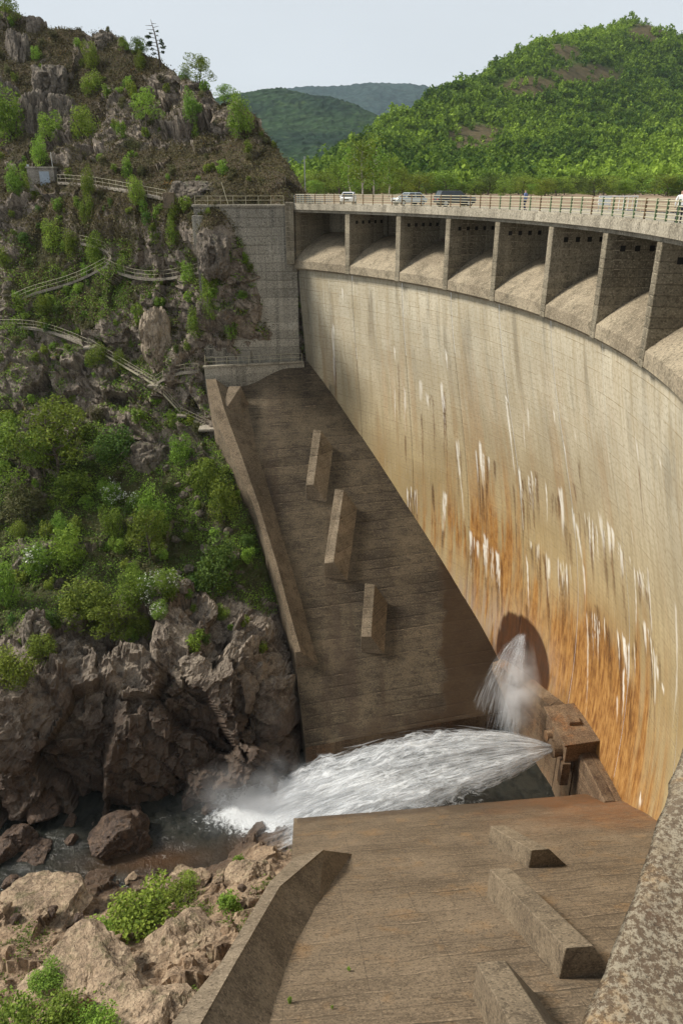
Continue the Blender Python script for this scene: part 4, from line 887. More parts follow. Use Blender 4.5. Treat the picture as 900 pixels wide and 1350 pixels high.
MC = [(395,232,420),(440,205,470),(500,168,560),(560,130,650),(640,96,720),(700,66,780),(760,46,820),(822,30,850),(860,42,860),(900,66,860),(960,100,870),(1050,120,860),
      (420,246,360),(520,246,350),(620,246,350),(720,246,355),(820,246,365),(900,246,370),(1000,246,380),(340,250,400),
      (480,215,430),(560,190,520),(640,170,580),(720,150,640),(800,120,700),(880,120,720),(600,220,450),(700,205,500),(800,190,540),(900,180,560),(1000,180,560),(660,130,660),(820,70,790)]
def bare_at(P):
    d = P @ np.stack([_fw, _rt, _up], 1); u = 450 + FPX * d[:, 1] / d[:, 0]; v = 675 - FPX * d[:, 2] / d[:, 0]      # where the open scrub lies on the mountain
    b = 0
    for cu, cv, ru, rv in ((625,182,48,20),(770,98,55,17),(745,68,26,15),(852,42,30,14),(700,115,40,16),(690,250,50,6)):
        b = np.maximum(b, 1 - sstep(.6, 1.15, np.hypot((u - cu) / ru, (v - cv) / rv) + (fbm(P * .04, 4, 12) - .5) * .9))
    return b
mount, PM = heightfield('mountain', MC, (-60, 640, 330, 1000), 260, 240, M['mount'], 'green wooded mountain beyond the lake', lambda P: (fbm(P * .02, 5, 401) - .5) * 14 * sstep(340, 480, P[:, 1]), lambda P: dict(bare=bare_at(P)), floor=-6, ridge=12)
BM = BVHTree.FromPolygons(PM.tolist(), gridf(260, 240).tolist())
BARE = lambda P: bare_at(P)
def hillmat(name, a, b, c_, scale):
    n = NB(name, .95, .1); p = n.pos(); k = n.noise(p, .004 * scale, 4, .65); k2 = n.vor(p, .07 * scale); k3 = n.noise(p, .02 * scale, 5, .7)
    col = n.mix(n.rng(k, .4, .6), a, b); col = n.mix(n.rng(k3, .55, .7), col, c_); col = n.mix(n.rng(k2, .2, .9, 0, .55), col, tuple(x * .35 for x in a)); n.col(col); n.bump(k2, 6.0, .8); return n.m
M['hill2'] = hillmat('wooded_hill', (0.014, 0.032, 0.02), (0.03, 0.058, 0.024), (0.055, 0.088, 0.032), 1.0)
M['hill3'] = hillmat('distant_hill', (0.026, 0.05, 0.05), (0.038, 0.066, 0.06), (0.055, 0.08, 0.068), .6)  # blue of the far haze mixed into the hill's own colours
def crowns(cell, amp, seed):
    def f(P):
        v, e = facets(np.stack([P[:, 0] / cell, P[:, 1] / cell, 0 * P[:, 0]], 1), seed, 0.0); return np.sqrt(np.clip(e, 0, 1)) * amp * (.5 + v) + (fbm(P * .006, 4, seed) - .5) * amp * 4
    return f
heightfield('wooded_hill', [(250,140,1500),(300,128,1500),(340,122,1500),(370,120,1500),(400,124,1480),(440,134,1450),(480,146,1400),(505,155,1350),(540,170,1300),(600,190,1300),(380,170,1250),(440,180,1150),(340,180,1150),(480,200,1000),(300,200,1000),(400,240,820),(480,245,800),(320,245,820),(560,240,850),(200,180,1300)],
            (-420, 330, 760, 1560), 240, 210, M['hill2'], 'dark wooded hill in the middle distance', crowns(9, 5, 411), ridge=9)
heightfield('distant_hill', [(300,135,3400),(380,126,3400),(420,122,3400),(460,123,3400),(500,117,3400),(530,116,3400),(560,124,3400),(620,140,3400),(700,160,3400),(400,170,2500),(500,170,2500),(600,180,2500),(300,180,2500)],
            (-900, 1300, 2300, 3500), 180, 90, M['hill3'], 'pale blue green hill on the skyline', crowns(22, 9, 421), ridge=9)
# shore flat behind the far end of the crest, where the road leads on
n = NB('gravel_shore', .95, .1); p = n.pos(); k = n.noise(p, .15, 4, .7); n.col(n.mix(n.rng(k, .35, .65), (0.3, 0.225, 0.15), (0.17, 0.12, 0.08))); M['shore'] = n.m
tag(obj('shore', mesh('shore', [(2.5, 103.6, -1.78), (8, 100, -1.78), (20, 104, -1.9), (34, 96, -2.1), (46, 76, -2.3), (50, 50, -2.4), (46, 10, -2.4), (500, 10, -2.6), (500, 420, -1), (-10, 420, -1), (-6, 150, -1.6), (-2, 116, -1.75)], [tuple(range(12))], M['shore'])), 'bare sandy shore and road beyond the crest', None, None, 'structure')

# ================================================================== FOLIAGE PROTOTYPES
def quads(C, N, S, rng, flat=.35):
    """leaf-clump quads at centres C, facing roughly N, size S -> verts, faces"""
    n = len(C); A = rng.normal(size=(n, 3)) + N * 1.1; A /= np.linalg.norm(A, axis=1, keepdims=True)
    B = np.cross(A, rng.normal(size=(n, 3))); B /= np.linalg.norm(B, axis=1, keepdims=True) + 1e-9; D = np.cross(A, B)
    S = np.asarray(S).reshape(-1, 1) * rng.uniform(.6, 1.3, (n, 1)); w = rng.uniform(.45, .8, (n, 1))
    V = np.stack([C - B * S, C - D * S * w + A * S * .15, C + B * S, C + D * S * w + A * S * .15], 1).reshape(-1, 3)
    return V, np.arange(n * 4).reshape(-1, 4)
def crown_mesh(name, mat, lobes, nq, size, seed, light=(0, 0, 1), fill=.3, extra=None):
    """lobes: (x,y,z,rx,ry,rz). Leaves fill shells of uneven lobes; tint follows leaf age and chance, not light"""
    r = np.random.default_rng(seed); lob = np.array(lobes, float); vol = (lob[:, 3] * lob[:, 4] * lob[:, 5]) ** .7; cnt = (vol / vol.sum() * nq).astype(int) + 4
    Cs = []; Ns = []
    for L, c in zip(lob, cnt):
        d = r.normal(size=(c, 3)); d /= np.linalg.norm(d, axis=1, keepdims=True)
        rad = np.where(r.uniform(size=c) < fill, r.uniform(.3, .9, c), r.uniform(.82, 1.06, c)) * (.72 + .56 * fbm(d * 1.9 + seed * 3.1 + L[:3], 3, seed))
        Cs.append(L[:3] + d * rad[:, None] * L[3:]); Ns.append(d)
    C = np.concatenate(Cs); Nn_ = np.concatenate(Ns); gap = fbm(C / max(size * 5, .01), 2, seed + 5); keep = gap > .37
    C = C[keep]; Nn_ = Nn_[keep]; C[:, 2] = np.maximum(C[:, 2], .02 + 0 * C[:, 2])
    V, F = quads(C, Nn_, np.full(len(C), size), r)
    t = np.clip(r.normal(.45, .25, len(C)) + (fbm(C / (size * 9), 2, seed + 9) - .5) * .9, 0, 1)
    return mesh(name, V, F, mat, False, {'tint': t.repeat(4)})
def rand_lobes(r, n, sx, sz, lift=.5):
    out = [(0, 0, sz * lift, sx * .62, sx * .62, sz * .5)]
    for _ in range(n):
        a = r.uniform(0, 2 * math.pi); q = r.uniform(.25, .62) * sx; z = r.uniform(.25, .82) * sz; k = r.uniform(.22, .42)
        out.append((q * math.cos(a), q * math.sin(a), z, sx * k, sx * k, sz * k * r.uniform(.7, 1.0)))
    return out
rp = np.random.default_rng(21)
BUSH = {}                    # unit bushes: about 1 m wide (radius .5) and 1 m tall; scaled per object
for kind, mat, nq in (('bright', 'leaf_bright', 900), ('mid', 'leaf_mid', 900), ('dark', 'leaf_dark', 900), ('olive', 'leaf_olive', 800)):
    BUSH[kind] = [crown_mesh('foliage_' + kind, M[mat], rand_lobes(rp, 9, .5, 1.0, .45), nq, .052, 100 + i + 10 * len(BUSH)) for i in range(4)]
BUSHF = {k: [crown_mesh('fine_foliage_' + k, M['leaf_' + k], rand_lobes(np.random.default_rng(80 + i), 14, .5, 1.0, .42), 4200, .024, 140 + i) for i in range(2)] for k in ('bright', 'mid', 'dark', 'olive')}
BLOSS = [crown_mesh('blossom_spray', M['blossom'], [(l[0] * 1.05, l[1] * 1.05, l[2] * 1.04, l[3], l[4], l[5]) for l in rand_lobes(np.random.default_rng(60 + i), 9, .5, 1.0, .5)], 260, .036, 160 + i, fill=.05) for i in range(2)]
def stem_mesh(name, h=.35, r=.03, n=3, seed=1, mat=None):
    q = np.random.default_rng(seed); mb = MB()
    for k in range(n):
        a = q.uniform(0, 6.28); t = q.uniform(.1, .3); mb.tube([(0, 0, -.12), (math.cos(a) * t * .4, math.sin(a) * t * .4, h * .6), (math.cos(a) * t, math.sin(a) * t, h * 1.5)], [r, r * .7, r * .3], 5)
    return mesh(name, np.array(mb.v), mb.f, mat or M['bark'])
STEM = stem_mesh('stem')
def tree_meshes(kind, mat, nq, size, seed, h=1.0, w=.36, trunk=.022, bark=None, columnar=False):
    """unit tree 1 m tall: tapered trunk with limbs, crown of leafy lobes at the limb ends"""
    q = np.random.default_rng(seed); mb = MB(); lobes = []
    wob = q.normal(size=(6, 2)) * .012
    pts = [(wob[i][0] * i, wob[i][1] * i, -.06 + i * .18) for i in range(6)]
    mb.tube(pts, [trunk * (1.25 - .2 * i) for i in range(6)], 7)
    nl = 11
    for k in range(nl):
        z = .22 + .6 * k / nl + q.uniform(-.03, .03); a = k * 2.4 + q.uniform(-.4, .4); L = w * (1.0 if not columnar else .7) * (1 - .55 * (z - .2)) * q.uniform(.6, 1.05)
        e = (math.cos(a) * L, math.sin(a) * L, z + L * q.uniform(.35, .75)); m_ = (e[0] * .5, e[1] * .5, z + (e[2] - z) * .35)
        mb.tube([(0, 0, z), m_, e], [trunk * .45, trunk * .3, trunk * .1], 5)
        s_ = q.uniform(.11, .19); lobes.append((*e, s_, s_, s_ * q.uniform(.6, .85)))
        if q.uniform() < .6: lobes.append((m_[0] * 1.1, m_[1] * 1.1, m_[2] + .05, s_ * .7, s_ * .7, s_ * .55))
    lobes.append((0, 0, .86, .13, .13, .13)); lobes.append((.03, -.02, .7, .17, .17, .15))
    return mesh('trunk_' + kind, np.array(mb.v), mb.f, bark or M['bark'], True), crown_mesh('crown_' + kind, mat, lobes, nq, size, seed + 3, fill=.2)
TREE = {'bright': [tree_meshes('bright', M['leaf_bright'], 4200, .016, 300 + i) for i in range(2)], 'mid': [tree_meshes('mid', M['leaf_mid'], 4200, .016, 310 + i) for i in range(3)],
        'dark': [tree_meshes('dark', M['leaf_dark'], 3600, .016, 320 + i) for i in range(2)], 'birch': [tree_meshes('birch', M['leaf_mid'], 1700, .019, 330 + i, w=.27, trunk=.012, bark=M['bark_pale'], columnar=True) for i in range(2)]}
_cnt = [0]
def bush(P, w, h, kind, label, group=None, blossom=False, name='bush'):
    _cnt[0] += 1; i = _cnt[0]
    e = empty(name, np.asarray(P) - np.array([0, 0, .12 * h]), (i * 2.399) % 6.283); tag(e, label, 'bush', group)
    f = obj('foliage', BUSH[kind][i % 4] if w < 2.6 else BUSHF[kind][i % 2], e, scale=(w, w, h)); obj('stem', STEM, e, scale=(w, w, h))
    if blossom: obj('blossom', BLOSS[i % 2], e, scale=(w * 1.02, w * 1.02, h * 1.02))
    return e
def tree(P, h, kind, label, group=None, wide=1.0, name='tree'):
    _cnt[0] += 1; i = _cnt[0]; tr_, cr = TREE[kind][i % len(TREE[kind])]
    e = empty(name, P, (i * 2.399) % 6.283); tag(e, label, 'tree', group)
    obj('trunk', tr_, e, scale=(h * wide, h * wide, h)); obj('crown', cr, e, scale=(h * wide, h * wide, h)); return e

# ================================================================== FOREST ON THE MOUNTAIN (one mass beyond the nearest trees)
fr_ = np.random.default_rng(77)
TPL = []
for k in range(8):
    L = rand_lobes(fr_, 6, .5, 1.0, .5); me_ = crown_mesh('t', M['forest'], L, 54, .14, 700 + k, fill=.0); v_ = np.empty(len(me_.vertices) * 3, np.float32); me_.vertices.foreach_get('co', v_); t_ = np.empty(len(me_.vertices), np.float32); me_.attributes['tint'].data.foreach_get('value', t_); TPL.append((v_.reshape(-1, 3), t_)); bpy.data.meshes.remove(me_)
Vs = []; Ts = []; placed = 0
gi = fr_.integers(0, len(PM), 110000); pts = PM[gi] + np.stack([fr_.uniform(-1.4, 1.4, len(gi)), fr_.uniform(-1.4, 1.4, len(gi)), 0 * gi], 1)
azm = np.degrees(np.arctan2(pts[:, 0], pts[:, 1])); pts = pts[(azm > -4) & (azm < 31) & (pts[:, 2] > -3)]
seen = []
for p_ in pts:                                                  # only the slope that faces the dam, plus a fringe behind the ridge
    q_ = Vector(p_ + np.array([0, 0, 9.0])); d_ = q_.length; r_ = BM.ray_cast(Vector((0, 0, 0)), q_.normalized()); seen.append(r_[0] is None or r_[3] > d_ - 22)
pts = pts[np.array(seen)]; bare = BARE(pts); pts = pts[fr_.uniform(size=len(pts)) > bare * .9]; pts = pts[:12500]
fol = fbm(pts * .012, 4, 31)
for i, p_ in enumerate(pts):
    v_, t_ = TPL[i % 8]; s_ = min(10.0, 2.8 + fr_.gamma(2.0, 1.0)); hh = s_ * fr_.uniform(.85, 1.2); a = fr_.uniform(0, 6.28)
    R_ = np.array([[math.cos(a), -math.sin(a), 0], [math.sin(a), math.cos(a), 0], [0, 0, 1]]); Vs.append((v_ @ R_.T) * np.array([s_, s_, hh]) + p_ - np.array([0, 0, .8])); Ts.append(np.clip(t_ * .5 + (fol[i] - .5) * 1.5 + .32 + fr_.normal(0, .2), 0, 1))
Vs = np.concatenate(Vs); Ts = np.concatenate(Ts)
tag(obj('forest', mesh('forest', Vs, np.arange(len(Vs)).reshape(-1, 4), M['forest'], False, {'tint': Ts})), 'leafy spring forest covering the mountain slope', None, None, 'stuff')
print('forest trees', len(pts), 'quads', len(Vs) // 4)

M['rock_pale'] = rock_material('pale_rock', (0.36, 0.29, 0.21), (0.22, 0.17, 0.12), (0.44, 0.36, 0.27), .3, scale=1.0)
# ================================================================== ROCKS
def rock_mesh(name, mat, seed, cuts=16, rough=.1, sub=5, flat=(1, 1, 1)):
    """angular boulder: a ball cut by random planes, then weathered"""
    import bmesh
    q = np.random.default_rng(seed); bm = bmesh.new(); bmesh.ops.create_icosphere(bm, subdivisions=sub, radius=1)
    me = bpy.data.meshes.new(name); bm.to_mesh(me); bm.free()
    D = np.empty(len(me.vertices) * 3, np.float32); me.vertices.foreach_get('co', D); D = D.reshape(-1, 3).astype(float)
    Nn_ = q.normal(size=(cuts, 3)); Nn_ /= np.linalg.norm(Nn_, axis=1, keepdims=True); d = q.uniform(.55, .95, cuts)
    c = D @ Nn_.T; rr = np.min(np.where(c > .05, d / np.maximum(c, .05), 9), axis=1); rr = np.minimum(rr, 1.15)
    fa, ea = facets(D * 2.2 + seed, seed, .6)
    rr = rr + (fbm(D * 2.3 + seed, 5, seed) - .5) * rough * 2 + (fa - .5) * rough * .8 - .04 * (1 - sstep(0, .1, ea))
    V = D * rr[:, None] * np.array(flat)
    me.vertices.foreach_set('co', V.astype(np.float32).ravel()); me.polygons.foreach_set('use_smooth', np.zeros(len(me.polygons), bool)); me.materials.append(mat); me.update()
    return me
RK = {k: [rock_mesh('boulder_' + k, M['rock_' + k], 500 + 7 * i + 31 * j, 14 + 3 * i, .13) for i in range(3)] for j, k in enumerate(('grey', 'tan', 'wet'))}
def crag_mesh(name, mat, seed):
    """fractured outcrop: a blocky mass split by steep joints into columns and ledges"""
    import bmesh
    bm = bmesh.new(); bmesh.ops.create_icosphere(bm, subdivisions=5, radius=1); me = bpy.data.meshes.new(name); bm.to_mesh(me); bm.free()
    D = np.empty(len(me.vertices) * 3, np.float32); me.vertices.foreach_get('co', D); D = D.reshape(-1, 3).astype(float)
    r0 = (np.abs(D) ** 2.6).sum(1) ** (-1 / 2.6); B = D * r0[:, None] * np.array([.92, .92, .95])
    W = B + (np.stack([fbm(B * 1.3 + seed, 3, seed + k) for k in range(3)], 1) - .5) * .5
    fa, ea = facets(W * np.array([2.1, 2.1, 1.05]) + seed, seed, .12); fb, eb = facets(W * np.array([5., 5., 3.2]) + seed, seed + 50, .15)
    k = 1 + (fa - .5) * .3 + (fb - .5) * .09 + (fbm(B * 1.0 + seed, 3, seed + 9) - .5) * .45 - .07 * (1 - sstep(0, .14, ea)) + (fbm(B * 6 + seed, 3, seed + 19) - .5) * .1
    V = B * k[:, None]; V[:, 2] = np.where(V[:, 2] > 0, V[:, 2] * (.9 + .18 * fa), V[:, 2])
    me.vertices.foreach_set('co', V.astype(np.float32).ravel()); me.polygons.foreach_set('use_smooth', np.zeros(len(me.polygons), bool)); me.materials.append(mat); me.update(); return me
RK['crag'] = [crag_mesh('crag', M['rock_grey'], 940 + 13 * i) for i in range(3)]
RK['slab'] = [crag_mesh('crag_pale', M['rock_pale'], 990)]
def rock(u, v, w, h, kind, label, group=None, bv=None, var=0, rot=0.0, tilt=0.0, sink=.25, deep=1.0, name='boulder', z=None):
    """boulder whose middle shows at photo pixel (u,v), w x h pixels large, sunk into the ground there"""
    if z is None: P, _ = hit(u, v + h * .3, bv)
    else: P = atz(u, v + h * .3, z)
    if P is None: return
    k = mpp(P); P = P + np.array([0, 0, h * k * (.5 - sink)])
    o = obj(name, RK[kind][var % len(RK[kind])], None, P, (tilt, tilt * .4, rot), (w * k * .5, w * k * .46 * deep, h * k * .54)); return tag(o, label, 'rock', group)
rock(46,128,44,110,'crag','tall grey crag on the upper left hillside, largest of the rocks there',deep=1.3,var=0,rot=.4,sink=.72)
rock(82,128,40,80,'crag','grey crag standing right of the tallest one on the upper left hillside',deep=1.3,var=1,rot=1.2,sink=.72)
rock(14,120,34,84,'crag','grey crag cut by the left edge on the upper hillside',deep=1.3,var=2,rot=2.0,sink=.72)
rock(66,88,50,46,'crag','rounded grey crag above the tall ones, upper left',deep=1.3,var=1,rot=.2,sink=.72)
rock(24,52,30,66,'crag','pointed rock pinnacle on the skyline at far left',deep=1.3,var=2,rot=.9,sink=.72)
rock(48,24,22,36,'crag','small dark rock tooth on the skyline near the left edge',deep=1.3,var=0,rot=1.9,sink=.72)
rock(140,46,28,22,'crag','dark jagged rock on the ridge left of the dead pine',deep=1.3,var=1,rot=2.6,sink=.72)
rock(255,240,62,40,'crag','broad grey outcrop just above the wing wall path',deep=1.3,var=1,rot=.7,sink=.72)
rock(203,408,40,74,'slab','large pale tan rock slab on the slope between the two paths',rot=.3,sink=.7,deep=.7)
rock(280,308,44,56,'crag','blocky rock buttress against the left end of the wing wall',deep=1.3,var=1,rot=.2,sink=.72)
rock(200,585,46,46,'crag','lumpy grey outcrop below the lower stairs',deep=1.3,var=0,rot=2.1,sink=.72)
rock(45,812,44,84,'crag','leaning pillar of rock above the gorge at left',deep=1.3,var=2,rot=.5,tilt=.25,sink=.72)
rock(248,806,12,12,'tan','single pale loose stone near the foot of the rim wall',var=1)
rock(160,1096,74,58,'wet','large brown boulder standing in the river',var=0,rot=.6,z=WATER_Z,sink=.4,name='river_boulder')
rock(188,1098,28,54,'wet','upright split slab leaning on the large river boulder',var=1,rot=1.3,z=WATER_Z,sink=.4,tilt=.12,name='river_boulder')
rock(180,1064,16,16,'wet','small rock on top of the gap behind the large river boulder',var=2,z=WATER_Z,sink=.3,name='river_boulder')
rock(26,1096,56,46,'wet','squarish brown boulder in the river at left',var=2,rot=.2,z=WATER_Z,sink=.4,name='river_boulder')
rock(8,1118,44,28,'wet','low brown boulder at the left edge of the river',var=0,rot=1.0,z=WATER_Z,sink=.4,name='river_boulder')
rock(48,1120,48,18,'wet','flat low slab in the river before the squarish boulder',var=1,rot=.3,z=WATER_Z,sink=.45,name='river_boulder')
rock(60,1055,58,46,'wet','smooth grey slab at the foot of the far cliff',var=0,rot=2.2,z=WATER_Z,sink=.35,name='river_boulder')
rock(94,1078,18,22,'wet','small upright rock in mid river',var=1,rot=.4,z=WATER_Z,sink=.35,name='river_boulder')
rock(95,1104,20,16,'wet','small round rock in mid river, nearer bank',var=2,rot=1.4,z=WATER_Z,sink=.4,name='river_boulder')
rock(18,1165,26,22,'wet','dark wet stone on the near shore at far left',var=0,bv=BN,name='river_boulder')
rock(372,1098,30,28,'wet','dark rock by the corner of the near apron',var=1,bv=BN,z=WATER_Z,sink=.4,name='river_boulder')
rock(325,1148,66,44,'tan','tan boulder with a grassy tuft by the near apron',var=1,rot=.5,bv=BN,sink=.4)
rock(335,1185,24,26,'tan','small tan stone beside the near rim wall',var=2,bv=BN)
rock(240,1160,70,34,'tan','low tan rock on the near shore above the grass',var=0,rot=.8,bv=BN,sink=.5)
rock(235,1235,150,84,'tan','huge rounded tan boulder in the foreground',var=0,rot=.4,bv=BN,sink=.62)
rock(120,1295,210,60,'tan','long tan rock below the huge boulder, bottom left',var=2,rot=1.8,bv=BN,sink=.66)
rock(200,1330,120,70,'tan','tan rock at the bottom edge against the rim wall',var=1,rot=.6,bv=BN,sink=.5)
rock(50,1195,130,30,'tan','broad flat tan rock on the near shore at left',var=1,rot=2.6,bv=BN,sink=.66)
LM = [(58,230,'the hut'),(212,70,'the dead-topped pine'),(60,110,'the tall crags'),(194,150,'the bright sapling'),(318,165,'the round skyline bush'),(255,240,'the broad outcrop'),(150,252,'the upper path'),(290,310,'the rock buttress'),(205,410,'the pale slab'),(225,368,'the level middle path'),(40,390,'the middle path'),(60,438,'the lower path'),(165,485,'the long stairs'),(310,440,'the wing wall'),(330,485,'the platform'),(80,590,'the biggest tree'),(200,580,'the lumpy outcrop'),(300,620,'the upper rim wall'),(345,740,'the lower rim wall'),(45,810,'the leaning pillar'),(210,775,'the blossoming shrubs'),(290,770,'the big dark bush'),(92,735,'the yellow green shrub'),(110,170,'the loose shrub'),(73,318,'the broad pale bush')]
_used = set()
def near_label(u, v, w, kind, what):
    size = 'tiny' if w < 11 else 'small' if w < 18 else 'medium'; colr = {'olive': 'olive', 'dark': 'dark green', 'mid': 'green', 'bright': 'bright green'}.get(kind, kind)
    for lu, lv, ln_ in sorted(LM, key=lambda q: math.hypot(u - q[0], v - q[1])):          # nearest landmark that still singles it out
        d = math.hypot(u - lu, v - lv); du, dv = u - lu, v - lv
        side = ('right of' if du > 0 else 'left of') if abs(du) > 1.6 * abs(dv) else ('below' if dv > 0 else 'above') if abs(dv) > 1.6 * abs(du) else ('below and right of' if du > 0 else 'below and left of') if dv > 0 else ('above and right of' if du > 0 else 'above and left of')
        lab = '%s %s %s %s %s %s' % (size, colr, what, 'close' if d < 26 else 'some way' if d < 60 else 'far', side, ln_)
        if lab not in _used: break
    _used.add(lab); return lab
SL = [(160,1125,'the large river boulder'),(26,1118,'the squarish boulder'),(325,1148,'the tufted tan boulder'),(240,1165,'the low shore rock'),(50,1200,'the broad flat rock'),(185,1205,'the lush bush'),(100,1150,'the river bend')]
def stone_label(u, v, s, wet):
    for lu, lv, ln_ in sorted(SL, key=lambda q: math.hypot(u - q[0], v - q[1])):
        d = math.hypot(u - lu, v - lv); side = ('right of' if u > lu else 'left of') if abs(u - lu) > abs(v - lv) else ('nearer than' if v > lv else 'behind')
        lab = '%s %s loose stone %s %s %s' % ('tiny' if s < 9 else 'small' if s < 12 else 'larger', 'tan' if wet else 'dark wet', 'close' if d < 16 else 'a little' if d < 34 else 'well', side, ln_)
        if lab not in _used: break
    _used.add(lab); return lab
rr_ = np.random.default_rng(88)
for k in range(46):                                          # loose stones along both shores
    u = rr_.uniform(0, 330); v = rr_.uniform(1150, 1215); s_ = rr_.uniform(6, 15)
    rock(u, v, s_ * 1.3, s_, 'tan' if k % 3 else 'wet', stone_label(u, v, s_, k % 3), 'stones along the near shore', bv=BN, var=k, rot=k, name='stone')
for k in range(40):
    u = rr_.uniform(170, 345); v = rr_.uniform(600, 780); s_ = rr_.uniform(6, 13)
    if u > 268 + (v - 560) * .38: continue
    rock(u, v, s_ * 1.3, s_, 'grey', near_label(u, v, s_ * 1.1, 'pale', 'stone'), 'stones in the scrub below the platform', var=k, rot=k, name='stone')

# ================================================================== BUSHES AND TREES ON THE FAR BANK
BU = [(123,92,26,28,'bright','small bright green bush high on the upper left slope'),(122,128,34,26,'bright','spreading bright bush below the small one on the upper left slope'),(113,186,44,36,'bright','loose yellow green shrub in the middle of the upper slope'),
 (186,94,18,20,'mid','small green bush below the dead pine'),(175,134,16,22,'bright','narrow light bush on the upper slope left of the bright sapling'),(254,162,24,34,'mid','green bush on the upper slope right of the bright sapling'),
 (160,184,18,20,'mid','small round green bush left of the bright sapling'),(176,204,30,18,'olive','low greyish bush under the bright sapling'),(168,237,18,26,'mid','upright green bush above the upper path railing'),(258,182,16,20,'bright','small light green bush on the upper slope near the ridge'),
 (318,182,42,46,'mid','large round green bush on the right skyline of the hill'),(292,235,22,20,'mid','small bush above the outcrop near the crest'),(66,186,38,30,'bright','light green bush below the tall crags'),(20,192,60,60,'mid','large green thicket at the left edge below the crags'),
 (54,220,26,32,'bright','rounded green bush behind the hut'),(25,262,34,36,'mid','green bush in front of the hut at left'),(50,264,28,28,'mid','green bush in front of the hut, right of its neighbour'),(117,266,24,36,'mid','upright bush just below the upper path'),
 (182,270,28,30,'bright','light green bush under the upper path railing'),(118,300,26,34,'mid','green bush below the upright one under the path'),(73,332,42,36,'bright','broad pale green bush on the left slope'),(98,338,28,28,'mid','green bush touching the broad pale one'),
 (126,350,30,36,'mid','green bush beside the zigzag of the middle path'),(10,357,28,26,'bright','pale round bush at the left edge above the middle path'),(232,322,26,30,'mid','green bush left of the rock buttress'),(230,294,24,28,'mid','green bush above its twin left of the rock buttress'),
 (246,280,20,18,'bright','small bright bush by the start of the wing wall'),(165,368,24,28,'mid','green bush at the bend of the middle path'),(250,374,28,26,'bright','bright bush on the middle path near its end'),(305,446,28,34,'mid','round green bush on the cliff below the wing wall'),
 (276,420,26,56,'mid','tall narrow bush on the cliff below the wing wall'),(262,444,30,32,'mid','green bush at the foot of the tall narrow one'),(60,414,28,22,'mid','low bush below the middle path railing'),(28,412,20,20,'mid','small bush beside the low one under the middle path'),
 (184,428,20,24,'bright','light bush growing on the tan slab'),(128,484,34,26,'mid','green bush beside the upper flight of stairs'),(160,490,24,24,'mid','small bush right of the stairs'),(205,322,16,20,'mid','small bush in the rocks below the wing path'),(208,296,18,20,'mid','small bush in the rocks near the upper path'),
 (40,690,60,50,'olive','dull olive bush under the big trees'),(92,752,58,56,'bright','bright yellow green shrub on the lower slope'),(205,712,50,66,'mid','tall green shrub in the middle of the lower slope'),(153,712,36,42,'mid','fine leaved green shrub left of the tall one'),
 (287,788,70,74,'dark','big dark green bush beside the foot of the rim wall'),(297,690,50,56,'mid','green bush against the rim wall halfway up'),(268,650,50,42,'mid','spreading bush near the rim wall'),(237,612,36,34,'mid','green bush below the lower stairs'),
 (120,826,80,60,'mid','wide green bush above the gorge'),(175,800,50,46,'mid','green bush right of the wide one above the gorge'),(20,905,60,46,'bright','bright green clump hanging over the gorge at left'),(10,800,50,60,'mid','green bush at the left edge above the gorge'),
 (150,610,70,40,'dark','dark low thicket below the cliff'),(100,660,70,40,'mid','green thicket at the foot of the big trees'),(185,840,40,30,'mid','low green bush at the lip of the gorge'),(230,565,26,22,'mid','small bush beside the lowest landing'),(60,870,50,34,'mid','green bush beside the leaning pillar')]
for u, v, w, h, k, lab in BU:
    P, _ = hit(u, v - h * .12)
    if P is None: continue
    s_ = mpp(P); bush(P, w * s_ * 1.08, h * s_ * 1.12, k, lab)
for u, v, w, h, lab in ((50,752,54,40,'white blossoming bush at the left of the lower slope'),(195,790,34,40,'white blossoming shrub left of its two neighbours'),(222,778,44,36,'white blossoming shrub in the middle of the lower slope'),(210,812,34,22,'small white blossoming shrub below the other two'),(150,660,40,30,'faintly white flowering bush below the cliff'),(180,670,30,26,'small flowering bush right of the faint white one')):
    P, _ = hit(u, v)
    if P is None: continue
    s_ = mpp(P); bush(P, w * s_, h * s_, 'mid', lab, blossom=True, name='flowering_bush')
for u, v, h, k, wd, lab in ((194,170,50,'bright',1.0,'bright green sapling in the middle of the upper slope'),(80,640,118,'mid',1.05,'big leafy green tree on the left of the bank'),(30,650,100,'mid',1.1,'big leafy tree cut by the left edge, beside the larger one'),
     (12,40,50,'mid',1.0,'green tree on the skyline in the top left corner'),(184,78,28,'dark',1.2,'small dark tree on the ridge left of the dead pine'),(265,122,46,'mid',1.1,'green tree on the ridge right of the dead pine'),(297,140,28,'mid',1.3,'small green tree at the right end of the ridge'),(246,98,22,'dark',.8,'tiny bare looking tree on the ridge'),
     (165,58,18,'mid',1.2,'tiny tree on the ridge left of the dead pine'),(200,740,80,'mid',.9,'slender green tree on the lower slope among the blossom'),(150,850,70,'mid',1.2,'low spreading tree at the lip of the gorge'),(60,628,70,'bright',1.0,'lighter green tree between the two big trees')):
    P, _ = hit(u, v)
    if P is None: P, _ = hit(u, v + 14)
    if P is None: continue
    s_ = mpp(P); tree(P - np.array([0, 0, .15]), h * s_, k, lab, wide=wd)
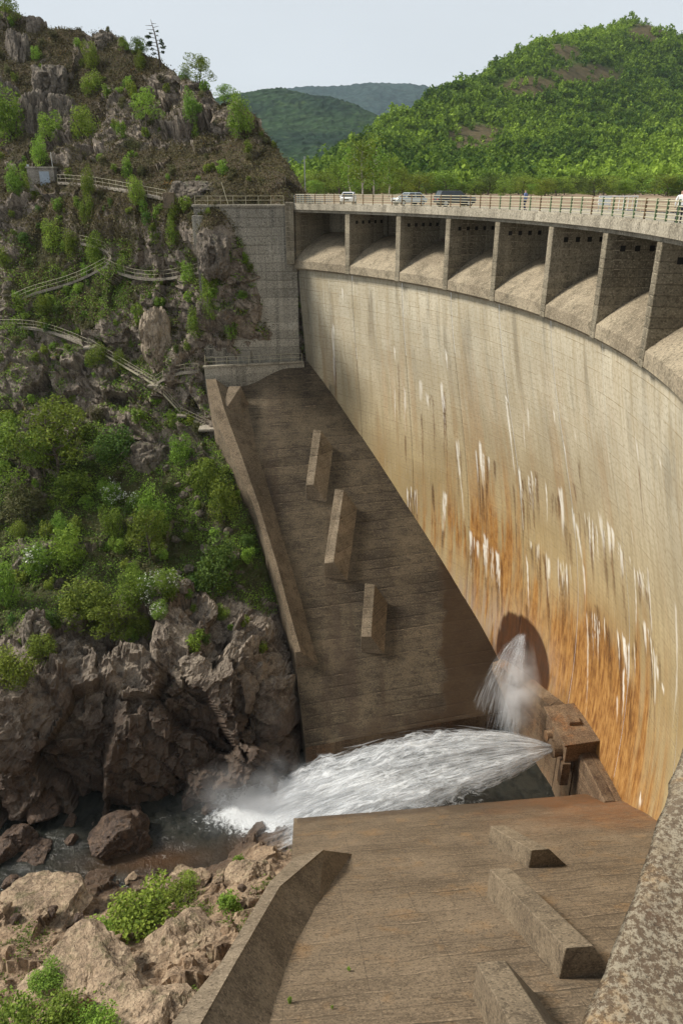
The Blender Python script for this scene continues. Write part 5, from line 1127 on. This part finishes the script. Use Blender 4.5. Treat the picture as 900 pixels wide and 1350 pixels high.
# weathered pine on the ridge
P, _ = hit(212, 88)
if P is None: P, _ = hit(212, 98)
if P is not None:
    s_ = mpp(P); hgt = 54 * s_; e = tag(empty('pine_tree', P - np.array([0, 0, .2])), 'sparse dead-topped pine leaning on the ridge against the sky', 'tree')
    mb = MB(); tip = (-.14 * hgt, 0, hgt); mb.tube([(0, 0, 0), (-.02 * hgt, 0, .35 * hgt), (-.07 * hgt, 0, .7 * hgt), tip], [.03 * hgt, .024 * hgt, .015 * hgt, .004 * hgt], 6); q = np.random.default_rng(3); lob = []
    for k in range(16):
        t = .28 + .68 * k / 16; a = q.uniform(-.5, .5) + (0 if k % 2 else math.pi); L = hgt * q.uniform(.1, .3) * (1.2 - t * .7); b0 = (-.14 * hgt * t ** 1.3, 0, t * hgt); e1_ = (b0[0] + math.cos(a) * L, math.sin(a) * L, b0[2] + L * q.uniform(-.1, .35)); mb.tube([b0, e1_], [.008 * hgt, .003 * hgt], 4)
        if t < .72 or q.uniform() < .35: lob.append((*e1_, L * .42, L * .42, L * .22))
    obj('trunk', mesh('pine_trunk', np.array(mb.v), mb.f, M['bark'], True), e); obj('crown', crown_mesh('pine_crown', M['needle'], lob, 800, .14, 41, fill=.4), e)
# filler scrub: named after the nearest landmark
FIL = [((0, 0, 380, 240), 95, 'upper', 'small scrubby bush on the upper slope above the path'), ((0, 260, 330, 500), 120, 'mid', 'small green bush among the rocks between the paths'), ((0, 520, 345, 860), 95, 'lower', 'small leafy bush in the thicket on the lower slope')]
for (u0, v0, u1, v1), cnt, zn_, lab in FIL:
    c_ = 0
    for _ in range(cnt * 4):
        u, v = rr_.uniform(u0, u1), rr_.uniform(v0, v1); P, Nh = hit(u, v)
        if P is None or c_ >= cnt: continue
        if Nh[2] * (1 if Nh[1] < 0 else -1) < .12 + (.1 if zn_ == 'mid' else 0): continue
        s_ = mpp(P); w = rr_.uniform(9, 24) * (1.25 if zn_ == 'lower' else .8)
        kd = {'upper': ['olive', 'mid', 'olive', 'bright'], 'mid': ['mid', 'dark', 'bright', 'olive', 'mid'], 'lower': ['mid', 'bright', 'dark', 'bright', 'olive']}[zn_][_ % (4 if zn_ == 'upper' else 5)]
        bush(P, w * s_, w * s_ * rr_.uniform(.6, 1.0), kd, near_label(u, v, w, kd, 'bush'), 'scrub on the %s slope' % zn_); c_ += 1
# near bank greenery
for u, v, w, h, k, lab in ((185,1225,120,60,'bright','lush bright green bush between the tan rocks by the river'),(130,1245,70,40,'bright','lower bright bush joining the lush one, left'),(235,1190,60,30,'mid','low green growth behind the lush bush'),(305,1195,44,30,'mid','green tuft beside the near rim wall'),
      (20,1370,110,80,'mid','big leafy green bush in the bottom left corner'),(75,1372,100,64,'mid','leafy bush right of the corner one'),(135,1362,70,44,'bright','yellowish bush at the bottom edge'),(315,1140,22,14,'mid','grassy tuft on the tan boulder'),(60,1300,60,26,'mid','low straggling bush on the tan shore rocks'),(250,1165,40,18,'bright','small bright bush at the river edge')):
    P, _ = hit(u, v, BN)
    if P is None: P = atz(u, v, -43)
    s_ = mpp(P); bush(P, w * s_, h * s_, k, lab)

# ================================================================== GROUND COVER
def cover(name, label, P, N, keep, mat, num, per, size, seed, tint=.0, up=.5):
    q = np.random.default_rng(seed); idx = np.flatnonzero(keep); idx = q.choice(idx, min(num, len(idx)), replace=False)
    C = P[idx].repeat(per, 0) + q.normal(size=(len(idx) * per, 3)) * size * 1.6; Nn_ = N[idx].repeat(per, 0); C += Nn_ * size * .6; C[:, 2] += q.uniform(0, size * 1.6, len(C))
    V, F = quads(C, np.array([[0, 0, 1.]]) * up + Nn_ * .4, np.full(len(C), size), q)
    t = np.clip(fbm(C * .5, 3, seed) * 1.4 - .25 + q.normal(0, .18, len(C)) + tint, 0, 1).repeat(4)
    return tag(obj(name, mesh(name, V, F, mat, False, {'tint': t})), label, None, None, 'stuff')
d_ = P1 @ np.stack([_fw, _rt, _up], 1); uu_ = 450 + FPX * d_[:, 1] / d_[:, 0]; vv_ = 675 - FPX * d_[:, 2] / d_[:, 0]
vis = (uu_ > -60) & (uu_ < 430) & (vv_ > -30) & (vv_ < 1100); N1s = N1 * np.sign((N1 * -P1).sum(1, keepdims=True))
cn = fbm(P1 * .5, 4, 991)
cover('heather', 'brown heather and dry grass on the slope', P1, N1s, vis & (veg > .32) & (lush < .55) & (cn > .42), M['heather'], 36000, 3, .13, 1)
cover('undergrowth', 'low green plants covering the bank', P1, N1s, vis & (veg > .35) & (lush > .35) & (cn > .44), M['leaf_mid'], 32000, 3, .12, 2)
cover('low_scrub', 'dark low scrub on the bank', P1, N1s, vis & (veg > .3) & (cn < .5), M['leaf_olive'], 22000, 3, .14, 3)
cover('gorse_flowers', 'yellow gorse flowers dotted over the slope', P1, N1s, vis & (veg > .45) & (fbm(P1 * .35, 3, 993) > .70) & (P1[:, 2] > -30), M['gorse'], 500, 5, .07, 4)
cover('grass_tufts', 'fresh green grass in pockets of the near bank', Pn, Nnn, (vegn > .25), M['grass'], 14000, 4, .09, 5, up=.1)

# ================================================================== RAILINGS
def railing(name, pts, label, post_m, rail_m, h=1.05, rails=(1.0, .5), step=1.6, r=.028, group=None, rr=None):
    """posts and rails along a 3-D line of feet points"""
    pts = [Vector([float(c) for c in p]) for p in pts]; e = tag(empty(name, pts[0]), label, 'railing', group)
    L = [0]
    for a, b in zip(pts, pts[1:]): L.append(L[-1] + (b - a).length)
    nP = max(2, int(round(L[-1] / step)) + 1); feet = []
    for i in range(nP):
        s = L[-1] * i / (nP - 1); k = min(max(j for j in range(len(L)) if L[j] <= s + 1e-6), len(pts) - 2); t = (s - L[k]) / max(L[k + 1] - L[k], 1e-6); feet.append(pts[k].lerp(pts[k + 1], t))
    pm = MB().tube([(0, 0, -.25), (0, 0, h)], r, 5); pme = mesh('post', np.array(pm.v), pm.f, post_m)
    for f in feet: obj('post', pme, e, f - pts[0])
    for q in rails:
        mb = MB().tube([f - pts[0] + Vector((0, 0, q * h)) for f in feet], (rr or r) * .85, 5); obj('rail', mesh('rail', np.array(mb.v), mb.f, rail_m), e)
    return e
def arc_feet(r, a, b, n, z): return [cyl(r, a + (b - a) * i / n, z) for i in range(n + 1)]
# crest railing downstream side: flat steel posts, five rails
e = tag(empty('crest_railing', cyl(71.87, 0, -1.56)), 'green and rusty steel railing along the downstream edge of the crest', 'railing'); base = Vector(e.location)
nP = 54; a0, a1 = 44.0, -30.0
pb = MB().box(-.05, .05, -.035, .035, -.05, 1.12); pmg = mesh('post', np.array(pb.v), pb.f, M['rail_green']); pmr = mesh('post', np.array(pb.v), pb.f, M['rail_rust'])
for i in range(nP):
    th = a0 + (a1 - a0) * i / (nP - 1); obj('post', pmr if th > 17 or i % 5 == 0 else pmg, e, Vector(cyl(71.87, th, -1.56)) - base, (0, 0, math.radians(th)))
for q in (.12, .34, .56, .78, 1.02):
    mb = MB().tube([Vector(cyl(71.87, a0 + (a1 - a0) * i / 100, -1.56 + q)) - base for i in range(101)], .03 if q < 1 else .042, 5); obj('rail', mesh('rail', np.array(mb.v), mb.f, M['rail']), e)
railing('crest_railing', arc_feet(82.2, 44, -30, 60, -1.72), 'pale railing along the upstream edge of the crest', M['rail'], M['rail'], 1.05, (1.0, .66, .33), 2.0, .03)
# end of the crest: barrier on the abutment and rail along the wing wall
railing('end_railing', [(.2, 102.4, -1.72), (2.6, 103.4, -1.72), (5.2, 104.6, -1.72)], 'short dense grey barrier at the far end of the crest', M['steel'], M['steel'], 1.1, (1.0, .75, .5, .25), .4, .03)
railing('path_railing', [(-1.2, 102.0, -1.72), (-12.4, 101.6, -1.72)], 'thin railing on top of the wing wall', M['rail'], M['rail'], 1.0, (1.0, .5), 1.7)
railing('platform_railing', [(.7, 101.1, -21.7), (-12.4, 98.65, -21.7), (-12.5, 101.5, -21.7)], 'pale railing round the platform at the head of the far apron', M['rail'], M['rail'], 1.05, (1.0, .5), 1.5)

def ground_line(px, dv=0, lift=.0):
    out = []
    for (u0, v0), (u1, v1) in zip(px, px[1:]):
        n = max(2, int(math.hypot(u1 - u0, v1 - v0) / 9))
        for i in range(n):
            P, _ = hit(u0 + (u1 - u0) * i / n, v0 + (v1 - v0) * i / n + dv)
            if P is not None: out.append(P)
    P, _ = hit(px[-1][0], px[-1][1] + dv)
    if P is not None: out.append(P)
    out = np.array(out)
    for _ in range(6): out[1:-1] = out[1:-1] * .4 + (out[:-2] + out[2:]) * .3            # a built path runs smoother than the rock
    out[:, 1] -= .35; out[:, 2] += .25 + lift
    return out
M['path'] = concrete('path_concrete', (0.34, 0.3, 0.24), (0.22, 0.19, 0.15), (0.1, 0.085, 0.06), lines=False)
def path(px, label, rail_label, w=.95, rails=True):
    L = ground_line(px); e = []
    V = []; F = []
    for i, p in enumerate(L):
        t = L[min(i + 1, len(L) - 1)] - L[max(i - 1, 0)]; t[2] = 0; t /= np.linalg.norm(t) + 1e-6; s = np.array([-t[1], t[0], 0]); s = s if s[1] > 0 else -s
        V += [p - s * .1, p + s * w, p - s * .1 - np.array([0, 0, .35]), p + s * w - np.array([0, 0, .35])]
    for i in range(len(L) - 1):
        a = 4 * i; F += [(a, a + 4, a + 5, a + 1), (a + 2, a + 6, a + 4, a), (a + 1, a + 5, a + 7, a + 3)]
    mb = MB(); mb.add(V, F); o = tag(mb.build('hillside_path', M['path']), label, 'path')
    if rails: railing('path_railing', L + np.array([0, -.05, 0]), rail_label, M['rail'], M['rail'], 1.0, (1.0, .5), 1.7, .026)
    return L
path([(78, 242), (120, 244), (160, 252), (190, 258), (220, 264)], 'narrow paved path from the hut towards the dam', 'railing of the upper path between hut and dam')
path([(0, 410), (40, 388), (85, 378), (118, 366), (140, 352)], 'middle path climbing along the slope at left', 'railing of the middle path at left')
path([(140, 352), (160, 366), (195, 370), (225, 370), (250, 362), (275, 356), (294, 355)], 'level middle path leading to the rock buttress', 'railing of the level middle path by the rock buttress')
path([(108, 322), (130, 325), (150, 332), (158, 342), (140, 352)], 'short zigzag path above the middle path', 'railing of the short zigzag path')
path([(0, 432), (50, 432), (90, 445), (118, 458)], 'lower path at the left edge of the slope', 'railing of the lower path at the left edge')
path([(206, 507), (218, 496), (232, 491), (262, 490)], 'short concrete ramp up to the platform', 'railing of the short ramp to the platform')
def stairs(px, n, label, rlabel):
    A, _ = hit(*px[0]); B, _ = hit(*px[1]); A = A + np.array([0, -.5, .35]); B = B + np.array([0, -.7, .35])
    e = tag(empty('hillside_stairs', A), label, 'stairs'); d = B - A; hd = np.array([d[0], d[1], 0]); hd /= np.linalg.norm(hd); s = np.array([-hd[1], hd[0], 0]); s = s if s[1] > 0 else -s
    tb = MB().box(-.14, .14, 0, .9, -.05, .0); tme = mesh('tread', np.array(tb.v), tb.f, M['path']); ang = math.atan2(hd[1], hd[0])
    if s[1] * math.cos(ang) < 0: ang += math.pi
    for i in range(n): obj('tread', tme, e, d * (i + .5) / n, (0, 0, ang))
    for k in (0.0, .92):
        mb = MB(); o = s * k; z = np.array([0, 0, .1]); w = s * .03
        mb.hexa([o - z * 2 - w, o - z * 2 + w, o + d - z * 2 + w, o + d - z * 2 - w], [o + z - w, o + z + w, o + d + z + w, o + d + z - w]); obj('stringer', mesh('stringer', np.array(mb.v), mb.f, M['rail']), e)
    railing('stair_railing', [A, A + d * .5, B], rlabel, M['rail'], M['rail'], 1.0, (1.0, .5), 1.5, .026)
stairs([(120, 458), (205, 508)], 26, 'long flight of open stairs descending from the lower path', 'railing of the long upper flight of stairs')
stairs([(206, 510), (240, 546)], 16, 'steep second flight of stairs below the ramp', 'railing of the steep second flight')
stairs([(240, 548), (272, 563)], 10, 'short last flight of stairs down to the rim wall', 'railing of the short last flight')
for (u, v, w, lab) in ((120, 459, 1.6, 'small concrete landing at the head of the long stairs'), (206, 509, 1.9, 'small concrete landing between the two flights'), (241, 548, 1.4, 'small landing below the steep flight'), (276, 566, 2.6, 'concrete landing against the rim wall')):
    P, _ = hit(u, v)
    if P is not None: tag(bevel(MB().box(P[0] - w / 2, P[0] + w / 2, P[1] - 1.1, P[1] + .9, P[2] + .05, P[2] + .35).build('landing', M['path']), .03), lab, 'landing')

# ================================================================== HUT, POLES
P, _ = hit(56, 243); e = tag(empty('hut', P - np.array([0, 0, .3])), 'small grey block hut with a steel door beside the upper path', 'hut')
k = mpp(P); W_, Hh = 34 * k, 22 * k
M['blockwork'] = concrete('hut_blockwork', (0.27, 0.24, 0.2), (0.17, 0.15, 0.12), (0.08, 0.07, 0.05), .4)
M['door'] = plain('door_steel', (0.26, 0.3, 0.34), .5)
obj('wall', MB().box(-W_ / 2, W_ / 2, 0, 3.2, -.6, Hh).build('wall', M['blockwork']).data, e); bpy.data.objects.remove(bpy.data.objects['wall'])if False else None
for o in [o for o in bpy.data.objects if o.name.startswith('wall') and o.parent is None]: bpy.data.objects.remove(o)
def part(name, mb, mat, par): o = mb.build(name, mat); o.parent = par; return o
part('roof', MB().box(-W_ / 2 - .15, W_ / 2 + .15, -.15, 3.35, Hh + .004, Hh + .2), M['deck'], e)
part('door', MB().box(-.2, W_ * .32, -.06, -.004, 0, Hh * .82), M['door'], e)
part('lamp', MB().box(-W_ / 2 + .1, -W_ / 2 + .4, -.05, .25, Hh + .21, Hh + .5), M['steel'], e)
def pole(P, h, r, label, mat, arm=False):
    e = tag(empty('pole', P), label, 'pole'); part('shaft', MB().tube([(0, 0, -.3), (0, 0, h)], [r, r * .75], 8), mat, e)
    if arm: part('crossarm', MB().box(-.5, .5, -.05, .05, h - .5, h - .4), mat, e)
P, _ = hit(72, 236); pole(P, 32 * mpp(P), .06, 'thin post at the right corner of the hut', M['steel'])
pole(aty(402, 252, 125), 4.9, .11, 'utility pole standing behind the far end of the crest', M['steel'])
P, _ = hit(239, 118); pole(P if P is not None else aty(239, 118, 146), 2.6, .05, 'thin marker post on the ridge', M['steel'])
P, _ = hit(248, 270)
if P is not None: tag(bevel(MB().box(P[0] - 3.1, P[0] - 1.7, P[1] - .6, P[1] + .6, P[2] - .4, P[2] + 1.5).build('gate_pillar', M['rim']), .04), 'short brown stone pillar at the start of the wing wall', 'pillar')
tag(MB().add(*(lambda b: (b.v, b.f))(MB().tube([(-8.2, 101.2, -1.7), (-8.9, 101.3, .9)], .04, 5))).build('steel_prop', M['rail']), 'slanting steel prop on the wing wall path', 'prop')

# ================================================================== CARS AND PEOPLE ON THE CREST
def car(loc, rz, paint, label, L=4.2, W=1.75, Ht=1.45, suv=False, rack=False):
    e = tag(empty('parked_car', loc, rz), label, 'car', None); h = Ht
    bl = .34 * h; belt = .62 * h
    # cross sections along the length: (x, half width, bottom, top)
    S = [(-L / 2, .40, .34, .52), (-L / 2 + .12, .46, .24, .60), (-L * .36, .5, .2, .615), (-L * .14, .5, .2, .625), (L * .18, .5, .2, .63), (L * .36, .5, .2, .63 if suv else .62), (L / 2 - .1, .47, .24, .6), (L / 2, .42, .34, .55)]
    V = []; F = []
    for x, hw, b, t in S:
        w = hw * W; V += [(x, -w * .92, b * h), (x, -w, (b + .12) * h), (x, -w * .98, t * h - .06), (x, -w * .86, t * h), (x, w * .86, t * h), (x, w * .98, t * h - .06), (x, w, (b + .12) * h), (x, w * .92, b * h)]
    for i in range(len(S) - 1):
        for q in range(8): F.append((i * 8 + q, i * 8 + (q + 1) % 8, i * 8 + 8 + (q + 1) % 8, i * 8 + 8 + q))
    F += [tuple(range(8)), tuple((len(S) - 1) * 8 + q for q in range(8))]
    mb = MB(); mb.add(V, F); body = bevel(part('body', mb, paint, e), .03, 2)
    f0, f1, r1, r0 = -L * .24, -L * .08, L * (.40 if suv else .27), L * (.47 if suv else .42)
    def ring(x0, x1, x2, x3, zz0, zz1, w0, w1, g): return [(x0, -w0, zz0), (x3, -w0, zz0), (x3, w0, zz0), (x0, w0, zz0)], [(x1, -w1, zz1), (x2, -w1, zz1), (x2, w1, zz1), (x1, w1, zz1)]
    b, t = ring(f0, f1, r1, r0, .615 * h, .985 * h, .455 * W, .37 * W, 0); mb = MB(); mb.hexa(b, t); cab = bevel(part('cabin', mb, M['glass'], e), .05, 2)
    mb = MB(); mb.hexa([(f1 - .1, -.385 * W, .955 * h), (r1 + .05, -.385 * W, .955 * h), (r1 + .05, .385 * W, .955 * h), (f1 - .1, .385 * W, .955 * h)], [(f1, -.36 * W, h), (r1, -.36 * W, h), (r1, .36 * W, h), (f1, .36 * W, h)]); bevel(part('roof', mb, paint, e), .02)
    for sx in (-1, 1):                                                     # window pillars
        for xa, xb in ((f0, f1), (L * .1, L * .1), (r0, r1)):
            part('pillar', MB().tube([(xa, sx * .458 * W, .61 * h), (xb, sx * .375 * W, .97 * h)], .045, 5), paint, e)
        for x in (-L * .31, L * .31):
            wr_ = .235 * h if suv else .22 * h
            w_ = part('wheel', MB().tube([(x, sx * (.5 * W - .2), wr_), (x, sx * (.5 * W + .01), wr_)], wr_, 14), M['tyre'], e); part('rim', MB().tube([(x, sx * (.5 * W - .02), wr_), (x, sx * (.5 * W + .025), wr_)], wr_ * .6, 10), M['steel'], w_)
        part('headlight', MB().box(-L / 2 - .012, -L / 2 + .1, sx * .3 * W - .17, sx * .3 * W + .17, .43 * h, .53 * h), M['white'], e)
        part('tail_light', MB().box(L / 2 - .1, L / 2 + .012, sx * .34 * W - .1, sx * .34 * W + .1, .42 * h, .56 * h), M['red'], e)
        part('mirror', MB().box(f0 + .1, f0 + .25, sx * .5 * W - .02, sx * .5 * W + .12 * sx + .04, .63 * h, .72 * h), paint, e)
    part('grille', MB().box(-L / 2 - .015, -L / 2 + .05, -.2 * W, .2 * W, .34 * h, .46 * h), M['dark'], e); part('number_plate', MB().box(-L / 2 - .03, -L / 2 - .016, -.26, .26, .27 * h, .335 * h), M['white'], e)
    if rack:
        for x in (-.1, .9): part('roof_bar', MB().tube([(x, -.36 * W, h + .1), (x, .36 * W, h + .1)], .03, 5), M['dark'], e)
    return e
M['red'] = plain('lamp_red', (0.4, 0.02, 0.02), .3)
def paintm(name, c, metal=.0): return plain(name, c, .25, metal, .5, .04)
def on_deck(u, dist): d = ray(u, 262); d[2] = 0; d /= np.linalg.norm(d); return np.array([d[0] * dist, d[1] * dist, -1.715])
car(on_deck(459, 101), math.radians(78), paintm('white_car_paint', (.78, .79, .8)), 'white hatchback facing the camera, leftmost of the three cars on the crest', 3.9, 1.7, 1.45)
car(on_deck(539, 94), math.radians(24), paintm('silver_car_paint', (.5, .55, .57), .3), 'silver blue car in the middle of the three on the crest', 4.2, 1.72, 1.42)
car(on_deck(599, 88), math.radians(192), paintm('dark_car_paint', (.06, .07, .075), .2), 'dark estate car with a roof rack, rightmost of the three on the crest', 4.5, 1.8, 1.62, True, True)
# walker: one continuous skinned body
def person(loc, rz, top, legs, label, h=1.72):
    s = h / 1.72
    J = {'pel': (0, 0, .95, .14), 'bel': (0, 0, 1.12, .135), 'che': (0, 0, 1.33, .15), 'nek': (0, .01, 1.5, .055), 'hea': (0, .03, 1.6, .09), 'hd2': (0, .02, 1.69, .075),
         'sl': (.19, 0, 1.42, .062), 'el': (.26, -.04, 1.14, .045), 'wl': (.25, .1, .92, .032), 'hl': (.25, .14, .85, .036), 'sr': (-.19, 0, 1.42, .062), 'er': (-.26, -.08, 1.15, .045), 'wr': (-.26, -.06, .9, .032), 'hr': (-.26, -.03, .82, .036),
         'tl': (.1, 0, .88, .095), 'kl': (.1, .12, .5, .062), 'al': (.1, .06, .09, .042), 'fl': (.1, .22, .04, .038), 'tr': (-.1, 0, .88, .095), 'kr': (-.1, -.04, .49, .062), 'ar': (-.1, -.26, .12, .042), 'fr': (-.1, -.12, .04, .038)}
    E_ = [('pel', 'bel'), ('bel', 'che'), ('che', 'nek'), ('nek', 'hea'), ('hea', 'hd2'), ('che', 'sl'), ('sl', 'el'), ('el', 'wl'), ('wl', 'hl'), ('che', 'sr'), ('sr', 'er'), ('er', 'wr'), ('wr', 'hr'), ('pel', 'tl'), ('tl', 'kl'), ('kl', 'al'), ('al', 'fl'), ('pel', 'tr'), ('tr', 'kr'), ('kr', 'ar'), ('ar', 'fr')]
    nm = list(J); me = bpy.data.meshes.new('person'); me.from_pydata([tuple(c * s for c in J[k][:3]) for k in nm], [(nm.index(a), nm.index(b)) for a, b in E_], [])
    o = obj('person', me, None, loc, (0, 0, rz)); mod = o.modifiers.new('skin', 'SKIN')
    for i, k in enumerate(nm): me.skin_vertices[0].data[i].radius = (J[k][3] * s, J[k][3] * s * (.75 if k in ('pel', 'bel', 'che') else 1)); me.skin_vertices[0].data[i].use_root = (k == 'pel')
    sd = o.modifiers.new('sub', 'SUBSURF'); sd.levels = 2; sd.render_levels = 2
    n = NB('clothing_' + label[:6], .85, .2); z = n.n('ShaderNodeSeparateXYZ', None, Vector=n.objc()).outputs[2]
    c = n.mix(n.rng(z, .93 * s, .96 * s), legs, top); c = n.mix(n.rng(z, 1.475 * s, 1.495 * s), c, (.42, .27, .2)); c = n.mix(n.rng(z, 1.64 * s, 1.66 * s), c, (.05, .035, .025)); c = n.mix(n.rng(z, .1, .07), c, (.03, .03, .03)); n.col(c); me.materials.append(n.m)
    return tag(o, label, 'person')
person(on_deck(692, 68), math.radians(40), (.16, .2, .34), (.035, .045, .08), 'person in blue walking along the crest')
person(on_deck(898, 46.5), math.radians(-40), (.75, .75, .74), (.05, .05, .06), 'person in white at the right edge of the crest')
# information board and gate on the upstream side
e = tag(empty('notice_board', on_deck(797, 72) + np.array([0, 0, 0])), 'small white notice board behind the railing', 'sign')
part('panel', MB().box(-.55, .55, -.03, .03, .5, 1.25), M['white'], e); part('post', MB().box(-.5, -.43, .031, .09, 0, 1.25), M['steel'], e); part('post', MB().box(.43, .5, .031, .09, 0, 1.25), M['steel'], e)
e = tag(empty('gate', on_deck(822, 73)), 'pale barred gate behind the crest railing', 'gate')
for i in range(7): part('bar', MB().tube([(-1.2 + i * .4, 0, .1), (-1.2 + i * .4, 0, 1.2)], .03, 5), M['white'], e)
for z in (.1, 1.2): part('frame_rail', MB().tube([(-1.25, 0, z), (1.25, 0, z)], .035, 5), M['white'], e)
# driftwood caught on two sills
for u, v, lab in ((706, 349, 'tangle of bleached driftwood caught on a spillway sill'), (583, 324, 'smaller driftwood pile on a sill nearer the far end')):
    d = ray(u, v); a = (d[0] ** 2 + d[1] ** 2); b = -2 * (d[0] * CX + d[1] * CY); c_ = CX * CX + CY * CY - 77.2 ** 2; P = d * ((-b + math.sqrt(b * b - 4 * a * c_)) / (2 * a)); q = np.random.default_rng(int(u)); e = tag(empty('driftwood', (P[0], P[1], -5.35)), lab, 'driftwood')
    for k in range(8):
        an = q.uniform(0, 3.14); L = q.uniform(.5, 1.5); p0 = Vector((q.uniform(-.7, .7), q.uniform(-.7, .7), q.uniform(.05, .3))); dv = Vector((math.cos(an), math.sin(an), q.uniform(-.1, .2))) * L
        part('branch', MB().tube([p0 - dv * .5, p0 + Vector((0, 0, .05)), p0 + dv * .5], [.07, .06, .03], 5), M['wood'], e)

# ================================================================== TREES BEHIND THE CREST
tq_ = np.random.default_rng(52)
for i, (u, dist, h, k) in enumerate(((462,165,10,'birch'),(478,150,11.5,'birch'),(492,158,11,'birch'),(512,170,9,'birch'),(448,175,8,'mid'),(530,180,6.5,'mid'))):
    d = ray(u, 250); P = np.array([d[0], d[1], 0]); P = P / np.linalg.norm(P) * dist; P[2] = -1.8
    tree(P, h, k, ['tall birch leaning left behind the white car', 'tallest pale stemmed birch behind the crest', 'birch just right of the tallest one', 'birch at the right of the birch group', 'leafy tree left of the birches', 'low leafy tree right of the birches'][i], wide=1.15)
for i in range(75):
    u = 400 + 520 * (i + tq_.uniform(0, 1)) / 75; dist = tq_.uniform(225, 330); d = ray(u, 250); P = np.array([d[0], d[1], 0]); P = P / np.linalg.norm(P) * dist; P[2] = -2.2
    hgt = tq_.uniform(4.5, 9.5); kd = ['mid', 'bright', 'mid', 'dark'][i % 4]; du, ln_ = min(((u - a, b) for a, b in ((402, 'utility pole'), (459, 'white car'), (490, 'birches'), (539, 'silver car'), (599, 'dark car'), (692, 'walker in blue'), (797, 'notice board'), (822, 'barred gate'), (890, 'person in white'))), key=lambda q: abs(q[0]))
    side = 'straight behind' if abs(du) < 6 else ('just right of' if du > 0 else 'just left of') if abs(du) < 20 else ('right of' if du > 0 else 'left of') if abs(du) < 36 else ('far right of' if du > 0 else 'far left of')
    lab = '%s %s tree on the lake shore %s the %s' % ('low' if hgt < 6 else 'middling' if hgt < 7.8 else 'tall', {'mid': 'green', 'bright': 'bright green', 'dark': 'dark green'}[kd], side, ln_)
    if lab in _used: lab = lab.replace('tree on', 'tree, %s, on' % ('nearer' if dist < 270 else 'farther off'))
    P[2] -= .17 * hgt
    _used.add(lab); tree(P, hgt, kd, lab, 'trees along the far lake shore', wide=1.5)
# ================================================================== weeds on the near apron
for i, (u, v, w) in enumerate(((382, 1322, 9), (460, 1280, 6), (438, 1330, 5))):
    d = ray(u, v); t = (-53 + .7 * 50.26) / (d[2] + .7 * d[1] - .0315 * d[0]); P = d * t; s_ = mpp(P)
    bush(P + np.array([0, 0, .05]), w * s_, w * s_ * 1.3, 'bright', ['small green weed in the inner corner of the near rim wall', 'tiny weed in a joint of the near apron', 'low weed at the bottom of the near apron'][i], name='weed')
